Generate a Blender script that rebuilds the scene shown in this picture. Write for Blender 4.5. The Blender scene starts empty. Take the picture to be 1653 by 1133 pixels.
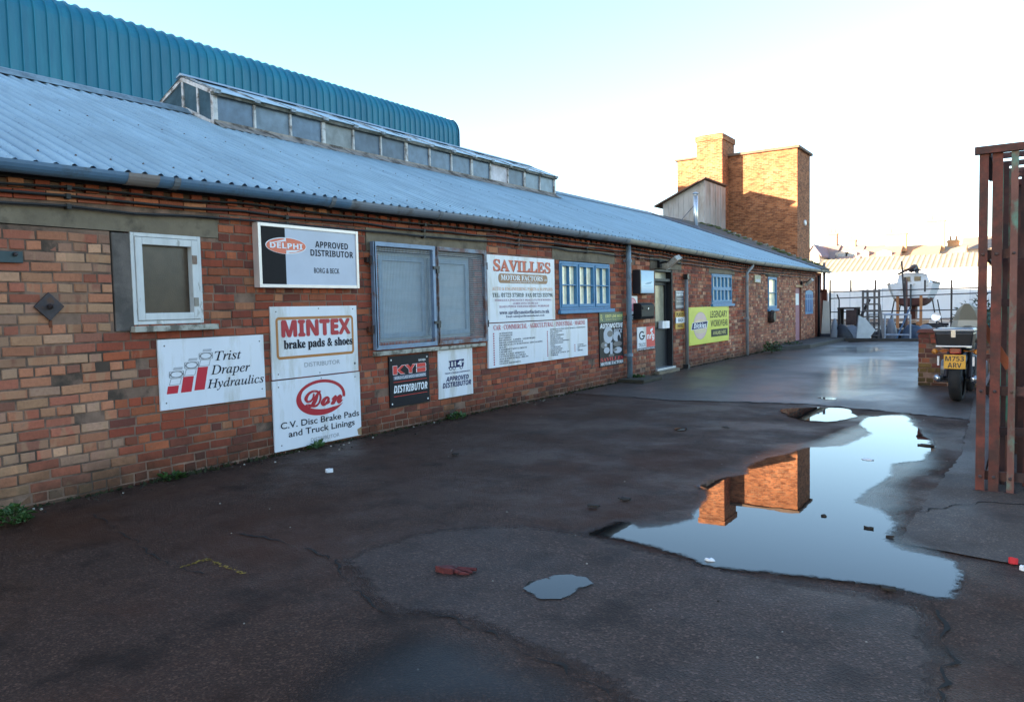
import bpy, bmesh, math, random
import numpy as np
from mathutils import Vector, Matrix
R = math.radians
scene = bpy.context.scene
COL = scene.collection

# ------------------------------------------------------------------ camera, sky, sun, exposure
F, TH, PI_, RO, CAMH, WX = 1215.6, .5982, .0578, -.0224, 1.5, -6.495
_f = Vector((-math.sin(TH)*math.cos(PI_), math.cos(TH)*math.cos(PI_), -math.sin(PI_)))
_r = Vector((math.cos(TH), math.sin(TH), 0)); _u = _r.cross(_f)
CR = _r*math.cos(RO)+_u*math.sin(RO); CU = _u*math.cos(RO)-_r*math.sin(RO)
cam = bpy.data.cameras.new('camera'); camo = bpy.data.objects.new('camera', cam); COL.objects.link(camo)
cam.sensor_width = 36; cam.lens = 36*F/1653; cam.clip_start = .05; cam.clip_end = 1000
M = Matrix((CR, CU, -_f)).transposed().to_4x4(); M.translation = Vector((0, 0, CAMH)); camo.matrix_world = M
scene.camera = camo
SUN_E, SUN_A = 10.4, 35.0                     # low winter sun behind the camera on the left
world = bpy.data.worlds.new('World'); scene.world = world; world.use_nodes = True
wn = world.node_tree.nodes; wl = world.node_tree.links
sky = wn.new('ShaderNodeTexSky'); sky.sky_type = 'NISHITA'; sky.sun_disc = False
sky.sun_elevation = R(SUN_E); sky.sun_rotation = R(180+SUN_A); sky.air_density = 1.0; sky.dust_density = 1.1; sky.ozone_density = 1.6; sky.altitude = 600
wl.new(sky.outputs[0], wn['Background'].inputs[0]); wn['Background'].inputs[1].default_value = .11
sl = bpy.data.lights.new('sun', 'SUN'); sl.energy = 5.0; sl.angle = R(.5); sl.color = (1, .80, .56)
so = bpy.data.objects.new('sun', sl); COL.objects.link(so); so.location = (-20, -20, 30)
sundir = Vector((math.sin(R(SUN_A))*math.cos(R(SUN_E)), math.cos(R(SUN_A))*math.cos(R(SUN_E)), -math.sin(R(SUN_E))))
so.rotation_euler = sundir.to_track_quat('-Z', 'Y').to_euler()
scene.view_settings.view_transform = 'Standard'; scene.view_settings.look = 'None'
scene.view_settings.exposure = 2.65; scene.view_settings.gamma = 1
try: scene.cycles.max_bounces = 8; scene.cycles.transparent_max_bounces = 12
except Exception: pass

# ------------------------------------------------------------------ measuring: a pixel of the photograph -> a point on a real plane
C0 = Vector((0, 0, CAMH))
def _hit(x, y, ax, v):
    d = _f*F + CR*(x-826.5) - CU*(y-566.5); t = (v-C0[ax])/d[ax]; return C0+d*t
def on_wall(x, y, X=WX): return _hit(x, y, 0, X)
def on_ground(x, y, z=0): return _hit(x, y, 2, z)
def at_depth(x, y, Y): return _hit(x, y, 1, Y)

# ------------------------------------------------------------------ materials
MATS = {}
def srgb(r, g, b): return tuple(((c/255)/12.92 if c <= 10 else ((c/255+.055)/1.055)**2.4) for c in (r, g, b))
def newmat(name):
    m = bpy.data.materials.new(name); m.use_nodes = True; MATS[name] = m
    nt = m.node_tree; return m, nt.nodes, nt.links, nt.nodes['Principled BSDF']
def mixc(n, l, fac, a, b, mode='MIX'):
    x = n.new('ShaderNodeMix'); x.data_type = 'RGBA'; x.blend_type = mode
    for s, v in ((0, fac), (6, a), (7, b)):
        if hasattr(v, 'default_value') or hasattr(v, 'links'): l.new(v, x.inputs[s])
        else: x.inputs[s].default_value = v if s == 0 else (v[0], v[1], v[2], 1)
    return x.outputs[2]
def noise(n, l, vec, scale, detail=4, rough=.55):
    t = n.new('ShaderNodeTexNoise'); t.inputs['Scale'].default_value = scale; t.inputs['Detail'].default_value = detail
    t.inputs['Roughness'].default_value = rough
    if vec is not None: l.new(vec, t.inputs['Vector'])
    return t.outputs[0]
def ramp(n, l, x, a, b):
    t = n.new('ShaderNodeMapRange'); t.inputs[1].default_value = a; t.inputs[2].default_value = b; t.clamp = True
    l.new(x, t.inputs[0]); return t.outputs[0]
def mul(n, l, a, b, op='MULTIPLY'):
    t = n.new('ShaderNodeMath'); t.operation = op
    for i, v in enumerate((a, b)):
        if isinstance(v, (int, float)): t.inputs[i].default_value = v
        else: l.new(v, t.inputs[i])
    return t.outputs[0]
def vscale(n, l, vec, s):
    t = n.new('ShaderNodeVectorMath'); t.operation = 'MULTIPLY'; l.new(vec, t.inputs[0]); t.inputs[1].default_value = s; return t.outputs[0]
def coords(n): return n.new('ShaderNodeTexCoord').outputs['Object']
def wpos(n): return n.new('ShaderNodeNewGeometry').outputs['Position']
def bump(n, l, p, h, strength, dist=.01):
    b = n.new('ShaderNodeBump'); b.inputs['Strength'].default_value = strength; b.inputs['Distance'].default_value = dist
    l.new(h, b.inputs['Height']); l.new(b.outputs[0], p.inputs['Normal']); return b
def mat(name, col, rough=.6, metal=0, var=.18, vs=6, stain=None, stain_amt=0, stain_s=3, bmp=0, bs=40, stretch=(1, 1, 1), spec=.5):
    """plain painted / metal / stone surface with uneven tone, stains of its own and roughness breakup"""
    if name in MATS: return MATS[name]
    m, n, l, p = newmat(name); w = vscale(n, l, wpos(n), stretch)
    a = noise(n, l, w, vs); b = noise(n, l, w, vs*9, 3)
    c = mixc(n, l, ramp(n, l, a, .3, .7), [x*(1-var) for x in col], [min(1, x*(1+var)) for x in col])
    c = mixc(n, l, mul(n, l, ramp(n, l, b, .35, .75), var*.6), c, [x*.55 for x in col])
    if stain is not None:
        s = ramp(n, l, noise(n, l, w, stain_s, 8, .65), .62-stain_amt*.35, .70-stain_amt*.2)
        c = mixc(n, l, mul(n, l, s, .85), c, stain)
    l.new(c, p.inputs['Base Color'])
    l.new(mul(n, l, ramp(n, l, b, .2, .8), .2, 'MULTIPLY'), p.inputs['Roughness'])
    rr = mul(n, l, mul(n, l, b, .25), rough-.12, 'ADD'); l.new(rr, p.inputs['Roughness'])
    p.inputs['Metallic'].default_value = metal; p.inputs['Specular IOR Level'].default_value = spec
    if bmp: bump(n, l, p, noise(n, l, w, bs, 5), bmp, .004)
    return m
def flat(name, col, rough=.45):
    return mat(name, col, rough, var=.06, vs=5)

def brick_mat(name, darkbase=True):
    m, n, l, p = newmat(name); w = wpos(n)
    at = n.new('ShaderNodeAttribute'); at.attribute_name = 'Col'
    nz = noise(n, l, w, 38, 5, .65); fine = noise(n, l, w, 170, 3, .6); big = noise(n, l, w, 1.3, 4)
    c2 = mixc(n, l, mul(n, l, ramp(n, l, nz, .4, .8), .34), at.outputs['Color'], (.11, .05, .035))
    band = noise(n, l, vscale(n, l, w, (9, 9, 2.5)), 1.0, 2, .4)               # cream kiss marks of the old stocks
    c2 = mixc(n, l, mul(n, l, ramp(n, l, band, .5, .56), mul(n, l, at.outputs['Alpha'], .6)), c2, srgb(172, 134, 104))
    c2 = mixc(n, l, mul(n, l, ramp(n, l, noise(n, l, w, 14, 6, .7), .60, .76), .5), c2, srgb(62, 40, 36))  # soot
    c2 = mixc(n, l, mul(n, l, ramp(n, l, noise(n, l, w, 7, 6, .7), .64, .78), .35), c2, srgb(176, 165, 150)) # lime bloom
    c2 = mixc(n, l, mul(n, l, ramp(n, l, big, .5, .75), .3), c2, srgb(74, 44, 34))
    streak = noise(n, l, vscale(n, l, w, (3, 3, .22)), 1.6, 5, .6)                                            # sooty runs down the wall
    c2 = mixc(n, l, mul(n, l, ramp(n, l, streak, .58, .74), .35), c2, srgb(64, 44, 38))
    # green-black damp rising from the foot of the wall
    sx = n.new('ShaderNodeSeparateXYZ'); l.new(w, sx.inputs[0])
    h = mul(n, l, sx.outputs[2], mul(n, l, noise(n, l, w, 4, 5, .7), .5), 'SUBTRACT')
    damp = mul(n, l, ramp(n, l, h, .12, -.22), .75)
    if darkbase: c2 = mixc(n, l, damp, c2, srgb(40, 36, 24))
    l.new(c2, p.inputs['Base Color'])
    p.inputs['Roughness'].default_value = .86; p.inputs['Specular IOR Level'].default_value = .3
    bump(n, l, p, mul(n, l, mul(n, l, nz, 1.0), mul(n, l, fine, .5), 'ADD'), .8, .006)
    return m
BRICK = brick_mat('brick')
MORTAR = mat('mortar', srgb(128, 100, 84), .95, var=.3, vs=5, stain=srgb(60, 50, 42), stain_amt=.4, stain_s=3, bmp=.6, bs=90)

# ------------------------------------------------------------------ mesh builder
class MB:
    def __init__(s): s.v = []; s.f = []; s.m = []; s.c = []
    def face(s, pts, m=0, col=None):
        i = len(s.v); s.v += [tuple(p) for p in pts]; s.f.append(tuple(range(i, i+len(pts)))); s.m.append(m)
        s.c += [col or (1, 1, 1, 0)]*len(pts)
    def mesh(s, vs, fs, m=0, col=None):
        i = len(s.v); s.v += [tuple(p) for p in vs]; s.f += [tuple(k+i for k in f) for f in fs]; s.m += [m]*len(fs)
        s.c += [col or (1, 1, 1, 0)]*len(vs)
    def box(s, x0, x1, y0, y1, z0, z1, m=0):
        v = [(x, y, z) for x in (x0, x1) for y in (y0, y1) for z in (z0, z1)]
        s.mesh(v, [(0, 1, 3, 2), (4, 6, 7, 5), (0, 4, 5, 1), (2, 3, 7, 6), (0, 2, 6, 4), (1, 5, 7, 3)], m)
    def bar(s, a, b, w, d, up=(0, 0, 1), m=0):
        a, b = Vector(a), Vector(b); t = (b-a).normalized(); x = t.cross(Vector(up))
        if x.length < 1e-4: x = t.cross(Vector((1, 0, 0)))
        x.normalize(); y = x.cross(t); v = []
        for p in (a, b):
            for i, j in ((-1, -1), (1, -1), (1, 1), (-1, 1)): v.append(p+x*(i*w/2)+y*(j*d/2))
        s.mesh(v, [(3, 2, 1, 0), (4, 5, 6, 7), (0, 1, 5, 4), (1, 2, 6, 5), (2, 3, 7, 6), (3, 0, 4, 7)], m)
    def tube(s, pts, r, n=10, m=0, caps=True):
        pts = [Vector(p) for p in pts]; rs = r if isinstance(r, (list, tuple)) else [r]*len(pts); v = []; fs = []
        ref = None
        for i, p in enumerate(pts):
            t = (pts[min(i+1, len(pts)-1)]-pts[max(i-1, 0)]).normalized()
            if ref is None: ref = t.orthogonal()
            x = (ref-t*ref.dot(t)).normalized(); ref = x; y = t.cross(x)
            for k in range(n):
                a = 2*math.pi*k/n; v.append(p+(x*math.cos(a)+y*math.sin(a))*rs[i])
        for i in range(len(pts)-1):
            for k in range(n): fs.append((i*n+k, i*n+(k+1) % n, (i+1)*n+(k+1) % n, (i+1)*n+k))
        if caps: fs.append(tuple(range(n-1, -1, -1))); fs.append(tuple((len(pts)-1)*n+k for k in range(n)))
        s.mesh(v, fs, m)
    def loft(s, rings, m=0, closed=True, caps=True):
        n = len(rings[0]); v = [p for r in rings for p in r]; fs = []
        for i in range(len(rings)-1):
            for k in range(n if closed else n-1): fs.append((i*n+k, i*n+(k+1) % n, (i+1)*n+(k+1) % n, (i+1)*n+k))
        if caps: fs.append(tuple(range(n-1, -1, -1))); fs.append(tuple((len(rings)-1)*n+k for k in range(n)))
        s.mesh(v, fs, m)
    def lathe(s, prof, c, axis=(0, 0, 1), n=24, m=0):
        c = Vector(c); a = Vector(axis).normalized(); x = a.orthogonal().normalized(); y = a.cross(x); rings = []
        for r, h in prof: rings.append([c+a*h+(x*math.cos(2*math.pi*k/n)+y*math.sin(2*math.pi*k/n))*r for k in range(n)])
        s.loft(rings, m, True, True)
    def prism(s, poly, f0, f1, m=0):
        n = len(poly); v = [f0(*p) for p in poly]+[f1(*p) for p in poly]
        fs = [tuple(range(n)), tuple(range(2*n-1, n-1, -1))]+[((i+1) % n, i, n+i, n+(i+1) % n) for i in range(n)]
        s.mesh(v, fs, m)
    def build(s, name, mats, parent=None, origin=None, local=False, smooth=False, bevel=0, kind=None, fix=True):
        me = bpy.data.meshes.new(name)
        o = Vector((0, 0, 0)) if local else (worg(parent) if parent else Vector(origin or (0, 0, 0)))
        me.from_pydata([tuple(Vector(p)-o) for p in s.v], [], s.f)
        for m in (mats if isinstance(mats, (list, tuple)) else [mats]): me.materials.append(m)
        me.polygons.foreach_set('material_index', s.m)
        if any(c[3] or c[:3] != (1, 1, 1) for c in s.c):
            ca = me.color_attributes.new('Col', 'FLOAT_COLOR', 'POINT'); ca.data.foreach_set('color', [x for c in s.c for x in c])
        if fix:
            bm = bmesh.new(); bm.from_mesh(me); bmesh.ops.recalc_face_normals(bm, faces=bm.faces); bm.to_mesh(me); bm.free()
        if smooth: me.polygons.foreach_set('use_smooth', [True]*len(me.polygons))
        ob = bpy.data.objects.new(name, me); COL.objects.link(ob)
        if parent: ob.parent = parent
        elif origin: ob.location = origin
        if bevel:
            b = ob.modifiers.new('bevel', 'BEVEL'); b.width = bevel; b.segments = 2; b.limit_method = 'ANGLE'; b.harden_normals = False
        if kind: ob['kind'] = kind
        return ob
def worg(o):
    v = Vector((0, 0, 0))
    while o: v += Vector(o.location); o = o.parent
    return v
def tag(o, label, cat, group=None):
    o['label'] = label; o['category'] = cat
    if group: o['group'] = group
    return o
def thing(name, label, cat, loc=(0, 0, 0), group=None, rz=0):
    o = bpy.data.objects.new(name, None); o.empty_display_size = .1; COL.objects.link(o); o.location = loc; o.rotation_euler.z = rz
    return tag(o, label, cat, group)

# ------------------------------------------------------------------ lettering
_g = {}
def glyphs(s, bold=0, shear=0):
    k = (s, bold, shear)
    if k not in _g:
        cu = bpy.data.curves.new('text', 'FONT'); cu.body = s; cu.offset = bold; cu.resolution_u = 3; cu.fill_mode = 'FRONT'; cu.shear = shear
        ob = bpy.data.objects.new('text', cu); me = ob.to_mesh()
        vs = [(v.co.x, v.co.y) for v in me.vertices]; fs = [tuple(p.vertices) for p in me.polygons]
        ob.to_mesh_clear(); bpy.data.objects.remove(ob); bpy.data.curves.remove(cu); _g[k] = (vs, fs)
    return _g[k]
def st(s, style):
    base = dict(serif=(0x1D400, 0x1D41A, 0x1D7CE), serifi=(0x1D468, 0x1D482, 0x1D7CE), ital=(0x1D434, 0x1D44E, None),
                sans=(0x1D5D4, 0x1D5EE, 0x1D7EC), sansi=(0x1D63C, 0x1D656, 0x1D7EC), script=(0x1D4D0, 0x1D4EA, None))[style]
    o = ''
    for ch in s:
        if 'A' <= ch <= 'Z': o += chr(base[0]+ord(ch)-65)
        elif ch == 'h' and style == 'ital': o += '\u210e'
        elif 'a' <= ch <= 'z': o += chr(base[1]+ord(ch)-97)
        elif ch.isdigit() and base[2]: o += chr(base[2]+ord(ch)-48)
        else: o += ch
    return o

# ------------------------------------------------------------------ the ground
def polyY(xs, ys): return lambda v: float(np.interp(v, xs, ys))
EOFF = polyY([-6, 2.6, 3.7, 4.9, 6.7, 8.7, 13.6, 21.2, 31.5], [-.05, -.03, 0, .02, .03, .06, .045, -.07, -.08])
def asphalt(name, base, dark, agg, rough0, rough1, wetscale, bmp=.5, brown=None, spec=.5, soft=False):
    m, n, l, p = newmat(name); w = wpos(n)
    g = n.new('ShaderNodeTexVoronoi'); g.inputs['Scale'].default_value = agg; l.new(w, g.inputs['Vector'])
    nz = noise(n, l, w, agg*.7, 4, .7); big = noise(n, l, w, .55, 6, .6); mid = noise(n, l, w, 2.6, 7, .65)
    c = mixc(n, l, ramp(n, l, nz, .3, .75), dark, base)
    c = mixc(n, l, mul(n, l, ramp(n, l, g.outputs['Color'], .66, .92), .55), c, [min(1, x*2.4) for x in base])
    c = mixc(n, l, mul(n, l, ramp(n, l, mid, .5, .66), .75), c, dark)
    if brown: c = mixc(n, l, mul(n, l, ramp(n, l, big, .50, .66), .8), c, brown)
    sp = noise(n, l, w, 24, 2, .5)
    c = mixc(n, l, mul(n, l, ramp(n, l, sp, .76, .79), .7), c, (.13, .12, .11))       # grit and pale fragments
    l.new(c, p.inputs['Base Color'])
    wet = noise(n, l, w, wetscale, 6, .62)
    t = ramp(n, l, wet, .40, .62); mr = n.new('ShaderNodeMapRange'); l.new(t, mr.inputs[0])
    mr.inputs[3].default_value = rough0; mr.inputs[4].default_value = rough1
    l.new(mul(n, l, mr.outputs[0], mul(n, l, nz, .16), 'ADD'), p.inputs['Roughness'])
    p.inputs['Specular IOR Level'].default_value = spec
    c_ = None; h = mul(n, l, mul(n, l, mul(n, l, nz, 1), mul(n, l, mid, 2.0), 'ADD'), mul(n, l, g.outputs['Distance'], .8), 'ADD')
    bump(n, l, p, h, bmp, .006)
    if soft:                                                 # feathers out at its edges into the surface below
        at = n.new('ShaderNodeAttribute'); at.attribute_name = 'Col'; t = n.new('ShaderNodeBsdfTransparent'); mx = n.new('ShaderNodeMixShader')
        e = mul(n, l, at.outputs['Fac'], mul(n, l, noise(n, l, w, 7, 8, .75), 1.1), 'ADD')
        l.new(ramp(n, l, e, .55, 1.05), mx.inputs[0]); l.new(t.outputs[0], mx.inputs[1]); l.new(p.outputs[0], mx.inputs[2]); l.new(mx.outputs[0], n['Material Output'].inputs['Surface'])
    return m
A_MAIN = asphalt('wet asphalt', srgb(88, 64, 53), srgb(36, 25, 20), 110, .34, .80, .9, 1.3, srgb(70, 40, 26), .18)
A_PATCH = asphalt('coarse asphalt', srgb(86, 67, 58), srgb(40, 30, 26), 95, .45, .75, .8, 1.0, None, .3, True)
A_FAR = asphalt('worn asphalt', srgb(80, 68, 62), srgb(48, 41, 38), 120, .24, .50, .35, .35)
CONC = asphalt('damp concrete', srgb(92, 76, 66), srgb(58, 48, 42), 110, .5, .8, .7, .4, srgb(66, 54, 46))
CRACK = mat('crack', srgb(22, 18, 15), .95, var=.4)

mb = MB()
xs = [-60, -30, -12, -6.5, -4, -2, 0, 3, 8, 20, 60]; ys = [-40, -10, 0, 4, 8, 12, 20, 30, 45, 80, 180]
for i in range(len(xs)-1):
    for j in range(len(ys)-1): mb.face([(xs[i], ys[j], 0), (xs[i+1], ys[j], 0), (xs[i+1], ys[j+1], 0), (xs[i], ys[j+1], 0)])
ground = mb.build('ground', A_MAIN, kind='structure')

def ragged(pts, step=.03, amp=.02, seed=1, closed=True):
    """a hand-drawn outline on the ground made uneven at small scale"""
    rng = random.Random(seed); out = []; n = len(pts)
    for i in range(n if closed else n-1):
        a, b = pts[i], pts[(i+1) % n]; k = max(1, int((b-a).length/step)); nrm = Vector((-(b-a).y, (b-a).x, 0)); nrm = nrm.normalized() if nrm.length else nrm
        for q in range(k):
            t = q/k; fade = min(1, 4*min(t, 1-t)+.3)
            out.append(a.lerp(b, t)+nrm*rng.gauss(0, amp)*fade)
    sm = []
    for i in range(len(out)):
        if closed: sm.append((out[i-1]+out[i]*2+out[(i+1) % len(out)])/4)
        else: sm.append(out[i] if i in (0, len(out)-1) else (out[i-1]+out[i]*2+out[i+1])/4)
    return sm
def G(pts): return [on_ground(*p) for p in pts]
def sheet(name, pts, m, z, kind='structure', seed=1, amp=.02, parent=None, edge=0):
    o = ragged(pts, .04, amp, seed); mb = MB()
    if not edge:
        mb.face([(p.x, p.y, z) for p in o])
    else:
        # inset ring by ring: 'Col' red runs 0 at the edge -> 1 inside
        bm = bmesh.new(); vs = [bm.verts.new((p.x, p.y, z)) for p in o]; f = bm.faces.new(vs)
        lay = bm.verts.layers.float_color.new('Col')
        bmesh.ops.triangulate(bm, faces=[f], ngon_method='BEAUTY')
        for _ in range(3):
            es = [e for e in bm.edges if e.calc_length() > .14]
            bmesh.ops.subdivide_edges(bm, edges=es, cuts=1); bmesh.ops.triangulate(bm, faces=bm.faces[:], quad_method='BEAUTY')
        P = np.array([(p.x, p.y) for p in o]); Q = np.roll(P, -1, 0)
        for v in bm.verts:
            c = np.array([v.co.x, v.co.y]); d = Q-P; t = np.clip(((c-P)*d).sum(1)/np.maximum((d*d).sum(1), 1e-12), 0, 1)
            k = min(1, math.sqrt(((P+d*t[:, None]-c)**2).sum(1).min())/edge); v[lay] = (k, k, k, 1)
        me = bpy.data.meshes.new(name); bm.to_mesh(me); bm.free(); me.materials.append(m)
        ob = bpy.data.objects.new(name, me); COL.objects.link(ob)
        if kind: ob['kind'] = kind
        return ob
    return mb.build(name, m, parent, kind=kind)
PATCH = [(538, 905), (600, 975), (642, 1001), (691, 991), (740, 1000), (778, 1020), (830, 1042), (900, 1072), (960, 1105), (1010, 1145), (1030, 1160), (1540, 1160),
         (1524, 1050), (1512, 985), (1450, 965), (1340, 948), (1200, 922), (1050, 886), (960, 862), (850, 845), (700, 852), (600, 880)]
sheet('asphalt_patch', G(PATCH), A_PATCH, .004, seed=3, amp=.012, edge=.22)
sheet('asphalt_far', [Vector(p) for p in ((WX-.2, 11.3, 0), (-4.6, 11.0, 0), (-2.6, 11.4, 0), (-.2, 10.6, 0), (3, 10.3, 0), (30, 10, 0), (30, 60, 0), (WX-.2, 60, 0))], A_FAR, .004, seed=4, amp=.02)
SLAB = [(1572, 640), (1552, 735), (1492, 812), (1452, 878), (1560, 898), (1653, 914), (1900, 945), (2300, 900), (2300, 640)]
slab = sheet('concrete_slab', G(SLAB), CONC, .009, seed=5, amp=.012)
def crack(parent, pts, w, z, seed=1):
    o = ragged(pts, .035, .03, seed, False); rng = random.Random(seed); mb = MB()
    L = []
    for i, p in enumerate(o):
        t = (o[min(i+1, len(o)-1)]-o[max(i-1, 0)]).normalized(); nn = Vector((-t.y, t.x, 0)); k = w*max(.08, rng.gauss(.55, .35)+.35*math.sin(i*.37))
        L.append((p+nn*k/2, p-nn*k/2))
    for i in range(len(L)-1):
        a, b = L[i], L[i+1]; mb.face([(q.x, q.y, z) for q in (a[0], b[0], b[1], a[1])])
    return mb.build('crack', CRACK, parent)
crack(ground, G(PATCH[:10]), .016, .0062, 2)
crack(ground, G([(385, 862), (440, 872), (500, 885), (538, 905)]), .02, .0055, 3)
crack(ground, G([(1512, 985), (1522, 1020), (1530, 1055), (1524, 1090), (1530, 1145)]), .02, .0064, 4)
crack(ground, [Vector(p) for p in ((WX+.6, 11.25, 0), (-4.6, 11.0, 0), (-2.6, 11.4, 0), (-.2, 10.6, 0), (.6, 10.4, 0))], .05, .0064, 5)
crack(slab, G([(1483, 828), (1540, 818), (1600, 812), (1700, 822)]), .018, .012, 6)
crack(ground, G([(150, 830), (260, 905), (330, 930)]), .012, .0055, 7)

# standing water
def water_mat(name, lo, hi, rough, amax=1.0):
    m, n, l, p = newmat(name); w = wpos(n)
    p.inputs['Base Color'].default_value = (.012, .011, .010, 1); p.inputs['Roughness'].default_value = rough; p.inputs['IOR'].default_value = 1.34
    p.inputs['Specular IOR Level'].default_value = .5
    at = n.new('ShaderNodeAttribute'); at.attribute_name = 'Col'
    e = mul(n, l, at.outputs['Fac'], mul(n, l, noise(n, l, w, 34, 8, .8), .62), 'ADD'); e = mul(n, l, e, mul(n, l, noise(n, l, w, 2.2, 3), .6), 'ADD')
    t = n.new('ShaderNodeBsdfTransparent'); mx = n.new('ShaderNodeMixShader')
    l.new(mul(n, l, ramp(n, l, e, lo, hi), amax), mx.inputs[0]); l.new(t.outputs[0], mx.inputs[1]); l.new(p.outputs[0], mx.inputs[2])
    bump(n, l, p, noise(n, l, w, 5, 2), .012, .01)
    l.new(mx.outputs[0], n['Material Output'].inputs['Surface']); return m
WATER = water_mat('puddle water', .70, .84, .012)
DAMP = water_mat('damp fringe', .8, 1.4, .24, .6)
FILM = water_mat('thin water film', .7, 1.6, .16, .5)
def C4(pts): return G([(900+x/2.195, 620+y/2.195) for x, y in pts])
MAIN = ([(20, 548), (120, 520), (190, 492), (260, 486), (300, 508), (380, 500), (440, 484), (470, 448), (505, 425), (528, 400), (496, 376), (470, 364), (520, 345), (590, 330), (650, 322), (662, 290), (740, 264), (830, 240),
      (870, 228), (980, 222), (1060, 198), (1100, 175), (1050, 146), (1080, 122), (1150, 112), (1240, 112), (1295, 165), (1325, 195), (1350, 238), (1300, 276), (1210, 292), (1185, 345), (1120, 385), (1085, 425), (1180, 458), (1216, 510), (1188, 560), (1240, 590), (1330, 610), (1440, 630),
      (1468, 690), (1445, 740), (1380, 775), (1290, 762), (1200, 738), (1050, 716), (900, 702), (780, 682), (620, 670), (540, 662), (430, 626), (330, 586), (240, 566), (140, 548)])
sheet('puddle', C4(MAIN), WATER, .0125, seed=11, amp=.008, edge=.26)
sheet('puddle', C4([(1000, 128), (1060, 112), (1110, 104), (1160, 108), (1130, 124), (1060, 140)]), FILM, .0115, seed=23, amp=.03, edge=.3)
sheet('damp_patch', C4([(-40, 552), (60, 500), (190, 470), (380, 470), (470, 400), (430, 350), (560, 300), (640, 250), (760, 215), (900, 190), (1010, 150), (1100, 110), (1260, 100), (1400, 190), (1420, 300), (1300, 345), (1290, 450), (1270, 540), (1400, 590), (1530, 640), (1520, 730), (1420, 800), (1290, 790), (1180, 756), (900, 718), (780, 698), (540, 676), (330, 600), (140, 562)]), DAMP, .0105, seed=31, amp=.02, edge=.35)
sheet('puddle', C4([(775, 92), (840, 85), (900, 84), (1030, 88), (1072, 118), (1000, 134), (960, 137), (880, 133), (820, 118)]), WATER, .0105, seed=12, amp=.02, edge=.16)
sheet('puddle', C4([(905, 50), (960, 46), (1010, 54), (960, 60)]), WATER, .0105, seed=17, amp=.02, edge=.2)
sheet('puddle', G([(838, 948), (852, 938), (880, 934), (915, 926), (932, 932), (960, 934), (968, 941), (940, 952), (922, 965), (894, 972), (880, 980), (866, 976), (862, 964), (846, 958)]), WATER, .0105, seed=13, amp=.014, edge=.06)
sheet('puddle', G([(1080, 693), (1096, 690), (1117, 693), (1100, 698)]), WATER, .0105, seed=14, amp=.02, edge=.06)
sheet('puddle', G([(946, 822), (960, 816), (974, 820), (962, 828)]), WATER, .0105, seed=15, amp=.014, edge=.06)
sheet('puddle', G([(395, 1180), (430, 1110), (470, 1085), (490, 1055), (506, 1026), (560, 1028), (620, 1010), (650, 1003), (691, 994), (738, 1003), (774, 1022), (826, 1045), (896, 1076), (955, 1108), (1000, 1150), (1000, 1180)]), FILM, .0105, seed=16, amp=.016, edge=.3)
sheet('puddle', G([(1355, 546), (1385, 541), (1440, 546), (1420, 551), (1370, 553)]), WATER, .0105, seed=18, amp=.04, edge=.15)
sheet('puddle', G([(1330, 562), (1400, 556), (1450, 566), (1380, 574)]), FILM, .0105, seed=19, amp=.04, edge=.6)
sheet('puddle', G([(1230, 640), (1300, 600), (1400, 575), (1470, 585), (1440, 640), (1330, 655)]), FILM, .0105, seed=20, amp=.05, edge=1.0)

# ------------------------------------------------------------------ brick laying
def pal_red(u, z, g):
    c = g.choice([(160, 78, 50), (150, 66, 44), (170, 88, 56), (138, 62, 46), (112, 56, 46), (92, 52, 48), (176, 98, 62), (148, 80, 58), (178, 100, 66), (126, 68, 54), (150, 72, 52), (160, 82, 60)])
    if g.random() < .03: c = (186, 130, 92)
    k = g.uniform(.9, 1.12); c = [x*.68+q*.32 for x, q in zip(c, (152, 82, 60))]; return (*srgb(*[min(255, x*k) for x in c]), .0 if g.random() < .93 else .6)
def pal_old(u, z, g):
    c = g.choice([(160, 104, 78), (166, 122, 92), (150, 86, 66), (176, 132, 104), (150, 110, 90), (156, 92, 72), (160, 112, 84), (130, 84, 68), (160, 122, 100), (170, 110, 82)])
    k = g.uniform(.98, 1.2); return (*srgb(*[min(255, x*k) for x in c]), .8 if g.random() < .6 else 0.)
def pal_far(u, z, g):
    c = g.choice([(168, 108, 82), (158, 92, 68), (178, 126, 96), (146, 84, 66), (176, 112, 84), (128, 78, 64), (190, 142, 112)])
    k = g.uniform(.92, 1.14); return (*srgb(*[min(255, x*k) for x in c]), .5 if g.random() < .25 else 0.)
COURSE, STR, HDR, J = .0835, .228, .108, .011
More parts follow.
